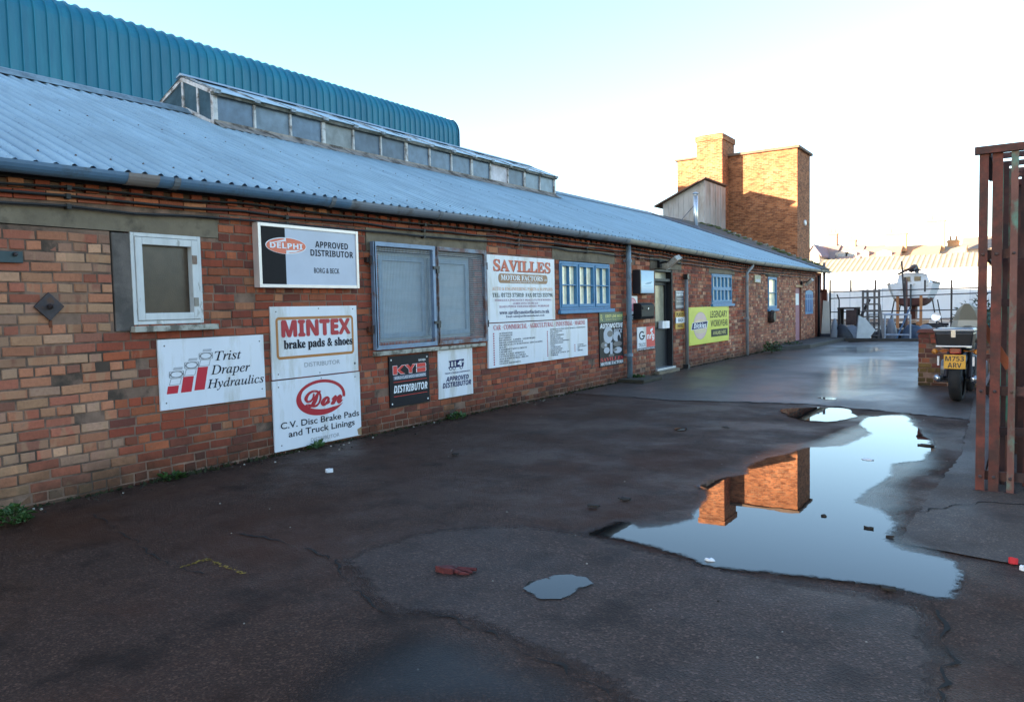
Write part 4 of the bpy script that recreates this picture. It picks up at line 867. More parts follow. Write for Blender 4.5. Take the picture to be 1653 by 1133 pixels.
# letterbox, lamps, vent on the wall
LBX = mat('black enamel', srgb(22, 22, 26), .55, var=.15, vs=10, spec=.25)
a, b = on_wall(1037.5, 500, WX+.2), on_wall(1058, 500, WX+.2); zt_, zb_ = on_wall(1046, 489, WX+.2).z, on_wall(1046, 514.5, WX+.2).z
o = thing('letterbox', 'black metal letterbox on the wall left of the front door', 'letterbox', (WX, (a.y+b.y)/2, zb_)); y0_, y1_ = a.y-.05, min(b.y-.06, hDoor[0]-.03)
s = MB(); s.prism([(WX+.004, zb_), (WX+.17, zb_), (WX+.2, zb_+.05), (WX+.2, zt_-.04), (WX+.15, zt_), (WX+.004, zt_)], lambda x, z: (x, y0_, z), lambda x, z: (x, y1_, z)); s.build('body', LBX, o, bevel=.004)
s = MB(); s.bar((WX+.206, y0_+.05, zt_-.10), (WX+.206, y1_-.05, zt_-.10), .01, .05); s.build('flap', LBX, o); s = MB(); s.lathe([(.02, 0), (.02, .012), (.01, .014)], (WX+.2, (y0_+y1_)/2, zb_+.2), (1, 0, 0), 12); s.build('lock', MATS['stainless steel'], o)
def floodlight(px, py, label, sc=1.0, hx=.38):
    q = on_wall(px, py, WX+.22*sc); o = thing('floodlight', label, 'floodlight', (WX, q.y, q.z))
    s = MB(); s.box(WX, WX+.06*sc, q.y-.06*sc, q.y+.06*sc, q.z-.1*sc, q.z+.06*sc); s.tube([(WX+.05*sc, q.y, q.z), (WX+.16*sc, q.y+.02, q.z+.02), (WX+.2*sc, q.y+.05, q.z+.02)], .02*sc, 8); s.build('bracket', LBX, o)
    c = Vector((WX+.30*sc, q.y+.10*sc, q.z)); d = Vector((.62, .18, -.76)).normalized(); x = d.cross(Vector((0, 1, 0))).normalized(); y = x.cross(d)
    def ringp(k, w_, h_): return [c+d*k+x*(i*h_)+y*(j*w_) for i, j in ((-1, -1), (1, -1), (1, 1), (-1, 1))]
    s = MB(); s.loft([ringp(-.09*sc, .08*sc, .07*sc), ringp(-.03*sc, .17*sc, .13*sc), ringp(.03*sc, .19*sc, .15*sc)]); s.build('housing', LBX, o, bevel=.006)
    s = MB(); s.loft([ringp(.031*sc, .175*sc, .135*sc), ringp(.036*sc, .17*sc, .13*sc)]); s.build('lens', glass('lamp glass', srgb(150, 146, 136), .15, .7), o)
    s = MB(); s.loft([ringp(-.06*sc, .20*sc, .155*sc), ringp(.045*sc, .205*sc, .16*sc)], caps=False); s.build('cowl', mat('weathered cowl', srgb(168, 160, 148), .6, .2, var=.2, stain=srgb(110, 96, 84), stain_amt=.4, stain_s=8), o)
    return o
floodlight(1078, 424, 'weathered grey floodlight above the front door', 1.0)
floodlight(1302, 456, 'small dark lamp high on the wall above the pink door', .9)
q = on_wall(1242, 511); o = thing('wall_vent', 'round black rusty vent hood under the tall narrow window', 'vent', (WX, q.y, q.z)); s = MB(); s.lathe([(.2, 0), (.2, .1), (.16, .16)], (WX, q.y, q.z), (1, 0, 0), 18); s.build('hood', mat('sooty iron', srgb(38, 34, 34), .8, var=.3, stain=srgb(80, 50, 36), stain_amt=.4), o)
s = MB(); s.lathe([(.14, .0), (.14, .01)], (WX+.16, q.y, q.z), (1, 0, 0), 18); s.build('grille', flat('vent dark', (.01, .01, .01)), o)
# dark doorway and rusty post at the far end of the wall
p0, p1 = on_ground(1317, 549), on_ground(1330, 546)

# ------------------------------------------------------------------ neighbouring buildings
# teal profiled-steel shed behind the workshop, curved eave
TEAL = mat('teal cladding', srgb(6, 108, 134), .5, var=.10, vs=1.2, stain=srgb(26, 122, 144), stain_amt=.4, stain_s=1.5, stretch=(1, 1, .15))
shed = thing('steel_shed', 'tall teal ribbed steel shed with curved eave behind the workshop', 'building', (-21, 0, 0))
XS, ZS, RC, YE = -21.0, 9.98, .7, 26.9
prof = [(XS, 0, (1, 0)), (XS, 4, (1, 0)), (XS, ZS-RC-.02, (1, 0))]
for t in np.linspace(8, 90, 9): prof.append((XS-RC+RC*math.cos(R(t)), ZS-RC+RC*math.sin(R(t)), (math.cos(R(t)), math.sin(R(t)))))
prof.append((XS-14, ZS+.75, (0, 1)))
mb = MB(); pit = .31; v = []; fs = []; ys = []
for k in range(int((YE+40)/pit)):
    y = YE-k*pit
    for dy, h_ in ((0, 0), (.012, .045), (.045, .045), (.06, 0), (.17, -.006)): ys.append((y-dy, h_))
for y, h_ in ys:
    for x, z, nn in prof: v.append((x+nn[0]*h_, y, z+nn[1]*h_))
q = len(prof)
for j in range(len(ys)-1):
    for i in range(q-1): fs.append((j*q+i, j*q+i+1, (j+1)*q+i+1, (j+1)*q+i))
mb.mesh(v, fs); cl = mb.build('cladding', TEAL, shed, fix=False); cl.data.polygons.foreach_set('use_smooth', [False]*len(cl.data.polygons))
mb = MB(); mb.face([(x+.01, YE+.015, z) for x, z, n_ in prof]+[(XS-28, YE+.015, ZS), (XS-28, YE+.015, 0)]); mb.build('gable_wall', TEAL, shed)
mb = MB()
for i in range(len(prof)-1): mb.bar((prof[i][0]+.03*prof[i][2][0], YE+.03, prof[i][1]+.03*prof[i][2][1]), (prof[i+1][0]+.03*prof[i+1][2][0], YE+.03, prof[i+1][1]+.03*prof[i+1][2][1]), .09, .05, up=(0, 1, 0))
mb.build('edge_trim', mat('dark teal trim', srgb(24, 62, 84), .4), shed)

# brick tower with a chimney stack and a tin-clad hut
def tex_brick(name, c1, c2, mort, scale=1.0):
    m, n, l, p = newmat(name); w = wpos(n); sx = n.new('ShaderNodeSeparateXYZ'); l.new(w, sx.inputs[0]); cm = n.new('ShaderNodeCombineXYZ')
    l.new(mul(n, l, sx.outputs[0], sx.outputs[1], 'ADD'), cm.inputs[0]); l.new(sx.outputs[2], cm.inputs[1])
    b = n.new('ShaderNodeTexBrick'); l.new(cm.outputs[0], b.inputs['Vector']); b.inputs['Scale'].default_value = 1; b.inputs['Brick Width'].default_value = .24*scale; b.inputs['Row Height'].default_value = .084*scale; b.inputs['Mortar Size'].default_value = .008; b.inputs['Bias'].default_value = -.1
    b.inputs['Color1'].default_value = (*c1, 1); b.inputs['Color2'].default_value = (*c2, 1); b.inputs['Mortar'].default_value = (*mort, 1)
    a = noise(n, l, w, .8, 5, .6); f_ = noise(n, l, vscale(n, l, w, (3, 3, 9)), 1.2, 4, .7)
    c = mixc(n, l, mul(n, l, ramp(n, l, a, .42, .66), .55), b.outputs[0], [x*.45 for x in c1]); c = mixc(n, l, mul(n, l, ramp(n, l, f_, .50, .62), .65), c, [x*.4 for x in c2])
    l.new(c, p.inputs['Base Color']); p.inputs['Roughness'].default_value = .9; p.inputs['Specular IOR Level'].default_value = .2
    bump(n, l, p, b.outputs[1], -.5, .01); return m
TBR = tex_brick('tower brick', srgb(182, 116, 78), srgb(120, 72, 52), srgb(156, 128, 102)); COPE = mat('coping', srgb(112, 92, 78), .9, var=.25, vs=4)
YT = 38.0; tx1 = at_depth(1287, 300, YT).x; tx0 = at_depth(1174, 300, YT).x; tz = at_depth(1287, 239, YT).z
tw = thing('brick_tower', 'square brick tower with chimney stack and tin clad hut beyond the workshop roof', 'building', (tx1, YT, 0))
mb = MB(); wx0 = at_depth(1093, 300, YT).x; wz = at_depth(1093, 261, YT).z
def slab_(mb, x0, x1, y0, y1, z0, z1, nx=1): mb.box(x0, x1, y0, y1, z0, z1)
slab_(mb, tx0, tx1, YT, YT+2.6, 0, tz); slab_(mb, wx0, tx0-.003, YT+.03, YT+2.5, 0, wz); mb.build('tower_wall', TBR, tw)
mb = MB(); mb.box(tx0-.05, tx1+.12, YT-.12, YT+2.72, tz, tz+.13); mb.build('coping', COPE, tw, bevel=.02); mb = MB(); mb.box(wx0-.1, tx0-.06, YT-.08, YT+2.6, wz, wz+.1); mb.build('coping', COPE, tw, bevel=.02)
sx0, sx1 = at_depth(1124.5, 300, YT-1.02).x, at_depth(1166, 300, YT-1.02).x; sz = at_depth(1166, 215, YT-1.02).z
mb = MB(); mb.box(sx0, sx1, YT-1.02, YT-.002, 0, sz); mb.box(sx0-.05, sx1+.05, YT-1.07, YT+.9, sz-.28, sz); mb.box(sx0, sx1, YT+.004, YT+.85, tz-.5, sz-.28); st_ = mb.build('chimney_stack', TBR, tw)
mb = MB(); mb.box(sx0+.15, sx1-.15, YT-.9, YT+.7, sz, sz+.06); mb.build('flaunching', COPE, st_)
yh = 34.0; hx1 = at_depth(1137, 300, yh).x; hx0 = at_depth(1070, 328, yh).x; hz1 = at_depth(1137, 291, yh).z; hz0 = at_depth(1070, 329, yh).z
TIN = mat('pale sheet cladding', srgb(170, 166, 162), .6, .1, var=.12, vs=1.5, stain=srgb(140, 128, 116), stain_amt=.35, stain_s=1.2, stretch=(1, 1, .3))
mb = MB(); mb.prism([(hx0, 0), (hx1, 0), (hx1, hz1), (hx0, hz0)], lambda x, z: (x, yh, z), lambda x, z: (x, YT-1.03, z))
mb.build('hut_wall', TIN, tw); mb = MB()
for k in range(1, 8): x = hx0+(hx1-hx0)*k/8; mb.box(x-.02, x+.02, yh-.02, yh-.001, 2, hz0+(hz1-hz0)*k/8-.05)
for k in range(1, 4): y = yh+(YT-1.03-yh)*k/4; mb.box(hx1+.001, hx1+.02, y-.02, y+.02, 2, hz1-.05)
mb.build('cover_strip', TIN, tw); mb = MB(); e = .12; sl_ = (hz1-hz0)/(hx1-hx0)
mb.prism([(hx0-.35, hz0-.35*sl_), (hx1+e, hz1+e*sl_), (hx1+e, hz1+e*sl_+.06), (hx0-.35, hz0-.35*sl_+.06)], lambda x, z: (x, yh-.25, z), lambda x, z: (x, YT-1.1, z)); mb.build('hut_roof', mat('brown roof edge', srgb(98, 76, 64), .8, var=.2), tw)
mb = MB(); q = _hit(1298.5, 360, 0, tx1); mb.lathe([(.14, 0), (.14, .06), (.1, .08)], (tx1, q.y, q.z), (1, 0, 0), 16); mb.build('alarm_box', flat('white plastic', (.8, .8, .8), .4), tw)

# slate-roofed extension continuing the workshop, past the hip
SLATE = mat('mossy slate', srgb(62, 56, 56), .8, var=.3, vs=5, stain=srgb(70, 72, 44), stain_amt=.4, stain_s=2.2, bmp=.5, bs=14)
ext = thing('slate_extension', 'low dark mossy slate roof running on from the blue roof to the tower', 'building', (-8, 28, 0))
mb = MB(); YV = 31.3; lift = .09
up = [(x-.0, y+.02) for x, y in HIP]
def rz2(x, y): return roof_z(x)+lift+EOFF(y)*(x-XR)/(XE-XR)
top = [(x, y, rz2(x, y)) for x, y in up]+[(XE, YV, rz2(XE, YV)), (XR-.15, YV, rz2(XR-.15, YV)), (XR-.15, 24.6, rz2(XR-.15, 24.6)-.06)]
mb.mesh(top+[(x, y, z-.09) for x, y, z in top], [tuple(range(6)), tuple(range(11, 5, -1))]+[(i, (i+1) % 6, 6+(i+1) % 6, 6+i) for i in range(6)])
sr = mb.build('roof', SLATE, ext)
mb = MB(); g = random.Random(5)
for k in range(60):
    t = g.random(); x = XE-.3+(XR-XE)*t*.95; y = YV-g.random()**2*1.3; r_ = .03+.07*g.random(); z = rz2(x, y)
    mb.loft([[(x+r_*rr*math.cos(a)*1.6, y+r_*rr*math.sin(a), z+hh*r_) for a in np.linspace(0, 2*math.pi, 7)[:-1]] for rr, hh in ((1, 0), (.75, .5), (.2, .75))])
mo = mb.build('moss', mat('moss', srgb(70, 74, 36), .95, var=.4, vs=20, bmp=.8, bs=60), sr); mo['kind'] = 'stuff'
mb = MB(); g = random.Random(8)
for k in range(22):                                          # verge of broken stone slates
    t = k/22; x = XE-.2-(XE-XR)*1.02*t; mb.box(x-.16, x+.02, YV-.12-g.random()*.1, YV+.05+g.random()*.06, rz2(x, YV), rz2(x, YV)+.05+g.random()*.05)
mb.build('verge', mat('pale slates', srgb(118, 112, 102), .85, var=.35, vs=4), sr)
mb = MB(); mb.box(-12.2, WX-.05, 30.25, 31.1, 0, 2.55); mb.build('wall', MATS['back brick'], ext)

# far end of the wall: doorway, rusty steel post and soil pipe
RUST = mat('rusty red steel', srgb(118, 58, 44), .7, .2, var=.28, vs=5, stain=srgb(70, 36, 28), stain_amt=.45, stain_s=4, bmp=.35, bs=40)
yy = 30.7; p = at_depth(1331, 480, yy); o = thing('steel_post', 'thick dark rusty steel post at the far corner of the workshop', 'post', (p.x, yy, 0)); pz = at_depth(1331, 468, yy).z
mb = MB()
for sx_ in (-.085, .085): mb.box(p.x+sx_-.008, p.x+sx_+.008, yy-.09, yy+.09, 0, pz)
mb.box(p.x-.0769, p.x+.0769, yy-.008, yy+.008, 0, pz); mb.build('shaft', RUST, o); mb = MB(); mb.box(p.x-.13, p.x+.13, yy-.13, yy+.13, 0, .02); mb.build('base_plate', RUST, o); mb = MB(); mb.box(p.x-.11, p.x+.11, yy-.11, yy+.11, pz, pz+.02); mb.build('top_plate', RUST, o)
mb = MB(); a_ = at_depth(1320, 470, yy); mb.bar((a_.x, yy, pz-.05), (p.x-.1, yy, pz-.05), .08, .1); mb.build('lintel_beam', RUST, o)
q = at_depth(1330.5, 440, 31.0); mb = MB(); mb.tube([(q.x, 31.0, .02), (q.x, 31.0, at_depth(1331, 424, 31).z)], .05, 12); o = mb.build('soil_pipe', mat('soil pipe grey', srgb(104, 96, 98), .6, var=.2), smooth=True, origin=(q.x, 31.0, 0)); tag(o, 'tall grey soil pipe rising past the gutter at the workshop corner', 'pipe')
mb = MB(); q = at_depth(1316.5, 480, 30.15); mb.tube([(WX+.05, 30.12, .05), (WX+.05, 30.12, 2.45)], .045, 10); o = mb.build('rainwater_pipe', LBX, smooth=True, origin=(WX+.05, 30.12, 0)); tag(o, 'black rainwater pipe beside the far doorway', 'pipe')
mb = MB(); c = on_ground(1325, 548); mb.prism([(0, 0), (.34, 0), (.30, 1.45), (.08, 1.5)], lambda a, z: (WX+.06+a, 30.46, z), lambda a, z: (WX+.04+a, 30.5, z)); o = mb.build('board', paint(196, 192, 186), origin=(WX+.1, 30.4, 0)); tag(o, 'pale offcut board leaning in the far doorway', 'board')
KERB = mat('dark kerb stone', srgb(52, 47, 44), .7, var=.3, vs=5, bmp=.4)
a, b = on_ground(1264, 566), on_ground(1345, 549); mb = MB()
mb.prism([(WX-.1, a.y), (a.x-.1, a.y), (WX+.95, a.y+1.2), (WX+1.1, 31.2), (WX-.1, 31.2)], lambda x, y: (x, y, -.02), lambda x, y: (x, y, .13)); o = mb.build('raised_kerb', KERB, origin=(WX+.5, 27, 0), bevel=.015, kind='structure')

# ------------------------------------------------------------------ beyond the yard
WBX = mat('white render', srgb(206, 210, 216), .8, var=.06, vs=.5, stain=srgb(176, 184, 192), stain_amt=.35, stain_s=.5, stretch=(1, 1, .3))
YW = 64.0; x0 = at_depth(1322, 440, YW).x; x1 = at_depth(1660, 440, YW).x; zt_ = at_depth(1400, 441, YW).z
wb = thing('white_building', 'long low white rendered building across the far side of the yard', 'building', ((x0+x1)/2, YW, 0))
mb = MB(); mb.box(x0, x1, YW, YW+6, 0, zt_); mb.build('wall', WBX, wb)
mb = MB(); mb.box(x0-.1, x1+.1, YW-.08, YW+6, zt_, zt_+.14); mb.build('coping', mat('pale coping', srgb(170, 176, 186), .7, var=.1), wb)
mb = MB()
for k in range(1, 12): x = x0+(x1-x0)*k/12; mb.box(x-.03, x+.03, YW-.015, YW-.001, 0, zt_)
mb.build('panel_joint', mat('joint strip', srgb(176, 184, 194), .8), wb)
YR = 73.0; x0 = at_depth(1308, 425, YR).x; x1 = at_depth(1700, 425, YR).x; e0 = at_depth(1400, 440, YR).z; e1 = at_depth(1450, 415, YR+5).z
rb = thing('ribbed_roof_shed', 'wide shed with cream ribbed sheet roof behind the white building', 'building', ((x0+x1)/2, YR, 0))
mb = MB(); mb.box(x0+.2, x1-.2, YR+.3, YR+10, 0, e0-.1); mb.build('wall', mat('far brick', srgb(150, 96, 74), .9, var=.2), rb)
v = []; fs = []; pit = .42; k = int((x1-x0)/pit)*6
for i in range(k+1):
    x = x0+i*pit/6; o_ = .07*max(0, math.cos(2*math.pi*i/6))
    for j, t in enumerate((0, .33, .66, 1)): v.append((x, YR+5*t, e0+(e1-e0)*t+o_+.02*j))
for i in range(k):
    for j in range(3): q = i*4+j; fs.append((q, q+1, q+5, q+4))
mb = MB(); mb.mesh(v, fs); mb.face([(x0, YR+5, e1), (x1, YR+5, e1), (x1, YR+10, e0), (x0, YR+10, e0)]); mb.build('roof', mat('cream ribbed sheet', srgb(176, 156, 126), .7, var=.12, vs=.8), rb, fix=False)
# terrace houses on the skyline
HW = [srgb(206, 190, 168), srgb(196, 180, 166), srgb(186, 166, 150), srgb(214, 206, 196), srgb(210, 196, 176)]
def house(xl, xr, ye, yr, Y, wallc, roofc, label, chims=(), dormers=(), gable=False):
    a, b = at_depth(xl, 420, Y).x, at_depth(xr, 420, Y).x; ze, zr = at_depth((xl+xr)/2, ye, Y).z, at_depth((xl+xr)/2, yr, Y+4).z
    o = thing('terrace_house', label, 'house', ((a+b)/2, Y, 0), 'terrace houses on the skyline'); mb = MB()
    WM = mat('house wall %d' % len(MATS), wallc, .8, var=.1, vs=.6); RM = mat('house roof %d' % len(MATS), roofc, .8, var=.14, vs=.5, stretch=(1, 1, 3))
    if gable: mb.prism([(a, 0), (b, 0), (b, ze), ((a+b)/2, zr), (a, ze)], lambda x, z: (x, Y, z), lambda x, z: (x, Y+8, z))
    else: mb.prism([(Y, 0), (Y+8, 0), (Y+8, ze), (Y+4, zr-.05), (Y, ze)], lambda y, z: (a, y, z), lambda y, z: (b, y, z))
    mb.build('wall', WM, o); mb = MB(); t = .15
    if gable:
        m_ = (a+b)/2; mb.prism([(a-.3, ze-.2), (m_, zr), (b+.3, ze-.2), (b+.3, ze), (m_, zr+t), (a-.3, ze)], lambda x, z: (x, Y-.2, z), lambda x, z: (x, Y+8, z))
    else: mb.prism([(Y-.3, ze-.15), (Y+4, zr), (Y+8.3, ze-.15), (Y+8.3, ze), (Y+4, zr+t), (Y-.3, ze)], lambda y, z: (a-.1, y, z), lambda y, z: (b+.1, y, z))
    rf = mb.build('roof', RM, o)
    for cx_, w_, h_ in chims:
        x = at_depth(cx_, 400, Y+4).x; s = MB(); s.box(x-w_/2, x+w_/2, Y+3.5, Y+4.5, zr-.8, zr+h_); s.box(x-w_/2-.08, x+w_/2+.08, Y+3.42, Y+4.58, zr+h_-.25, zr+h_-.1)
        for q in (-.25, .25): s.lathe([(.13, zr+h_), (.1, zr+h_+.5)], (x+q*w_, Y+4, 0), n=8)
        s.build('chimney', mat('chimney brick', srgb(196, 150, 112), .9, var=.15), rf)
    for dx, dy, w_ in dormers:
        c = at_depth(dx, dy, Y+.9); s = MB(); s.prism([(c.x-w_/2, c.z-.45), (c.x+w_/2, c.z-.45), (c.x+w_/2, c.z+.35), (c.x, c.z+.62), (c.x-w_/2, c.z+.35)], lambda x, z: (x, Y+.9, z), lambda x, z: (x, Y+3, z)); d = s.build('dormer', WM, rf)
        s = MB(); s.box(c.x-w_*.28, c.x+w_*.28, Y+.86, Y+.895, c.z-.35, c.z+.25); s.build('window', flat('far window', (.25, .27, .3), .2), d)
    return o
PINK = srgb(170, 130, 112); GRY = srgb(140, 124, 118); TAN = srgb(178, 156, 132)
house(1304, 1322, 413, 400, 92, HW[3], srgb(122, 110, 120), 'pale gabled house at the left end of the skyline', gable=True)
house(1318, 1346, 419, 398, 96, HW[1], GRY, 'grey roofed house beside the pale gable, chimney at its right', chims=((1345, 1.0, 1.6),))
house(1346, 1386, 421, 399, 96, HW[1], srgb(160, 134, 124), 'brownish roofed house with two dormers left of the pink roof', dormers=((1359, 413, 1.5), (1373, 413, 1.3)), chims=((1377, .7, .9),))
house(1386, 1449, 421, 398, 96, HW[0], PINK, 'pink roofed house with one dormer and a big right hand chimney', dormers=((1427, 412, 1.6), (1396, 412, .8)), chims=((1447, 2.2, 1.5),))
house(1449, 1513, 417, 398, 98, HW[4], srgb(184, 146, 110), 'long low cream house with a brown roof behind the boat', chims=((1511, 1.8, 3.0),))
house(1513, 1556, 411, 399, 100, HW[3], TAN, 'tan roofed house right of the tallest chimney', chims=((1539, 1.2, .8),))
house(1552, 1620, 401, 384, 108, HW[3], srgb(150, 130, 116), 'tall pale house rising behind the right end of the terrace', dormers=())
house(1610, 1720, 413, 392, 100, HW[0], GRY, 'grey roofed house partly behind the rusty racks')

# ------------------------------------------------------------------ yard end: rails, boat on its cradle, odds and ends
DST = mat('dark fence steel', srgb(44, 40, 46), .6, .3, var=.2)
YF = 32.0; fx0, fx1 = at_depth(1340, 480, YF).x, at_depth(1600, 480, YF).x
fe = thing('rail_fence', 'dark steel post and rail fence across the end of the yard', 'fence', ((fx0+fx1)/2, YF, 0))
for py in ((471.5, 464), (482, 472.5), (504, 499)):
    a, b = at_depth(1340, py[0], YF), at_depth(1600, py[1], YF); mb = MB(); mb.tube([a, b], .02, 6); mb.build('rail', DST, fe)
for px in (1340, 1373.5, 1413, 1461, 1493, 1536, 1580):
    c = at_depth(px, 480, YF); mb = MB(); top = at_depth(px, 452+(0 if px != 1461 else -4), YF).z; bot = .0 if px in (1340, 1461, 1536, 1580) else at_depth(px, 471, YF).z
    mb.box(c.x-.03, c.x+.03, YF-.03, YF+.03, bot, top); mb.build('post', DST, fe)
c = at_depth(1355, 480, YF); mb = MB(); mb.tube([(c.x, YF-.05, 0), (c.x, YF-.05, 1.5), (c.x-.08, YF-.05, 1.72)], .028, 6); mb.build('post', DST, fe)
def ladder(xl, xr, yt, yb, Y, n, m, label, name='steel_ladder'):
    a, b = at_depth(xl, 500, Y).x, at_depth(xr, 500, Y).x; z1 = at_depth(xl, yt, Y).z; o = thing(name, label, 'ladder', ((a+b)/2, Y, 0))
    for x in (a, b, a+.16, b-.16)[:4 if n > 5 else 2]: mb = MB(); mb.box(x-.035, x+.035, Y-.03, Y+.03, 0, z1); mb.build('upright', m, o)
    for k in range(n): z = .12+(z1-.2)*k/(n-1); mb = MB(); mb.box(a, b, Y-.11, Y-.031, z-.025, z+.035); mb.build('rung', m, o)
ladder(1393, 1419, 468, 546, 31.4, 8, mat('weathered grey timber', srgb(98, 92, 92), .8, var=.3), 'tall grey rack like a wide ladder standing before the fence')
# the boat, stern towards the yard
yb_, zk = 43.0, 0
bl, br = at_depth(1428, 458, yb_).x, at_depth(1515, 458, yb_).x; bc = (bl+br)/2; bw = br-bl; zg = at_depth(1470, 457, yb_).z; zw = at_depth(1470, 481, yb_).z; zb2 = at_depth(1467, 496, yb_).z
bo = thing('sailing_boat', 'white cabin sailing boat with dark red bottom propped up ashore', 'boat', (bc, yb_, 0), rz=R(3)); HULL = mat('white hull', srgb(206, 208, 214), .35, var=.05, stain=srgb(170, 160, 150), stain_amt=.2, stain_s=2); ANTI = mat('antifoul', srgb(92, 52, 46), .8, var=.25, vs=3); DARKW = flat('boat window', (.03, .035, .04), .15)
def sect(y, w, zt_, zbm, n=20, flare=.9):
    # half section from keel to gunwale, mirrored
    pts = []
    for t in np.linspace(0, 1, n): pts.append((w/2*(t**.42), zbm+(zt_-zbm)*(t**1.5)))
    L = [(-x, y, z) for x, z in pts[::-1]]; return L+[(x, y, z) for x, z in pts[1:]]
rings = [sect(y, bw*w_, zg+dz, zb2+db) for y, w_, dz, db in ((0, .80, 0, .1), (.5, .90, -.03, .04), (1.6, 1.0, -.05, 0), (3.2, 1.0, -.02, 0), (4.8, .82, .08, .05), (6.0, .5, .2, .2), (6.9, .08, .34, .8))]
s = MB(); s.loft(rings, closed=False, caps=False); r0 = rings[0]
for k in range(len(r0)//2): s.face([r0[k], r0[k+1], r0[-2-k], r0[-1-k]])
hu = s.build('hull', [HULL, ANTI], bo, local=True, smooth=True)
for pg in hu.data.polygons:
    if pg.center.z < zw and not (pg.center.y < .02 and 0): pg.material_index = 1
s = MB(); s.face([r[0] for r in rings]+[r[-1] for r in rings[::-1]]); s.build('deck', HULL, hu, local=True)
s = MB()
for sd in (0, -1): s.tube([Vector(r[sd])+Vector((0, 0, .02)) for r in rings], .035, 6)
s.build('rubbing_strake', mat('dark strake', srgb(72, 52, 50), .6), hu, local=True)
s = MB(); s.prism([(-.9, zb2+.1), (-.75, zb2-.65), (.9, zb2-.65), (1.2, zb2+.1)], lambda y, z: (-.12, 2.4+y, z), lambda y, z: (.12, 2.4+y, z)); s.build('keel', ANTI, bo, local=True)
s = MB(); s.prism([(-.3, zg-.1), (-.05, zg-.05), (.05, zb2-.1), (-.35, zb2-.1)], lambda y, z: (-.03, y, z), lambda y, z: (.03, y, z)); s.build('rudder', mat('rudder green', srgb(40, 54, 60), .6), bo, local=True)
cw = bw*.62; zc_ = at_depth(1470, 440, yb_).z
s = MB(); s.loft([[(-cw/2, y, zg), (cw/2, y, zg), (cw/2*w_, y+a, zg+h_), (cw/2*w_*.6, y+a, zg+h_+.1), (-cw/2*w_*.6, y+a, zg+h_+.1), (-cw/2*w_, y+a, zg+h_)] for y, a, h_, w_ in ((1.2, .05, (zc_-zg)*.85, .86), (3.6, 0, (zc_-zg)*.7, .8), (5.0, -.1, .12, .6))]); cb = s.build('cabin', HULL, bo, local=True)
s = MB()
for x in (-cw*.27, cw*.05): s.box(x, x+cw*.2, 1.17, 1.199, zg+.12, zg+(zc_-zg)*.65)
s.build('window', DARKW, cb, local=True); s = MB(); s.tube([(0, .1, zc_+.12), (0, 2.6, zc_+.32), (0, 5.2, zc_+.2)], [.13, .2, .1], 8); s.build('sail_cover', mat('dark sail cover', srgb(46, 36, 40), .8, var=.3), bo, local=True)
s = MB(); s.loft([[(-cw*.52, 1.0, zc_-.05), (-cw*.2, 1.0, zc_+.2), (cw*.2, 1.0, zc_+.2), (cw*.52, 1.0, zc_-.05), (cw*.2, 1.0, zc_+.14), (-cw*.2, 1.0, zc_+.14)], [(-cw*.5, 2.4, zc_-.05), (-cw*.2, 2.4, zc_+.22), (cw*.2, 2.4, zc_+.22), (cw*.5, 2.4, zc_-.05), (cw*.2, 2.4, zc_+.16), (-cw*.2, 2.4, zc_+.16)]]); s.build('spray_hood', MATS['dark sail cover'], bo, local=True)
for x in (-bw*.36, bw*.36): s = MB(); s.tube([(x, .1, zg), (x, .1, zg+.5), (x*.98, 2.2, zg+.5), (x*1.2, 2.2, zg-.02)], .014, 6); s.build('guard_rail', MATS['stainless steel'], bo, local=True)
s = MB(); s.tube([(-.35, .2, zc_+.1), (.2, -.3, zc_+.28)], .05, 6); s.build('boom', mat('boom timber', srgb(96, 62, 48), .6), bo, local=True)
cr_ = thing('boat_cradle', 'steel and timber cradle with orange props under the boat', 'cradle', (bc, yb_, 0)); PROP = mat('orange timber prop', srgb(168, 112, 72), .7, var=.2)
for px in (1449.5, 1487): x = at_depth(px, 490, yb_-.1).x; s = MB(); s.box(x-.06, x+.06, yb_-.25, yb_-.13, 0, at_depth(px, 477, yb_).z); s.build('prop', PROP, cr_)
for sx_ in (-1, 1):
    for y in (.9, 3.6): s = MB(); s.bar((bc+sx_*bw*.46, yb_+y, 0), (bc+sx_*bw*.36, yb_+y, zb2+.35), .055, .055, up=(0, 1, 0)); s.build('strut', DST, cr_)
for y in (.9, 3.6): s = MB(); s.box(bc-bw*.58, bc+bw*.58, yb_+y-.08, yb_+y+.08, .0, .14); s.build('cross_beam', DST, cr_)
for dx in (-.3, .3): s = MB(); s.box(bc+dx-.1, bc+dx+.1, yb_+.3, yb_+4.4, .141, .3); s.build('bearer', PROP, cr_)
# mast and post lashed upright in front of the boat
YP = 33.0; x = at_depth(1463, 490, YP).x; s = MB(); s.tube([(x, YP, 0), (x-.02, YP, at_depth(1462, 450, YP).z)], .06, 8); o = s.build('timber_post', mat('red brown post', srgb(98, 62, 58), .8, var=.2), origin=(x, YP, 0)); tag(o, 'red brown upright post in front of the boat', 'post')
s = MB(); x = at_depth(1475, 490, YP).x; s.bar((x-.35, YP+1, 0), (x-.55, YP+1, 3.0), .06, .06, up=(0, 1, 0)); o = s.build('leaning_spar', DST, origin=(x, YP+1, 0)); tag(o, 'thin dark spar leaning against the boat stern', 'spar')
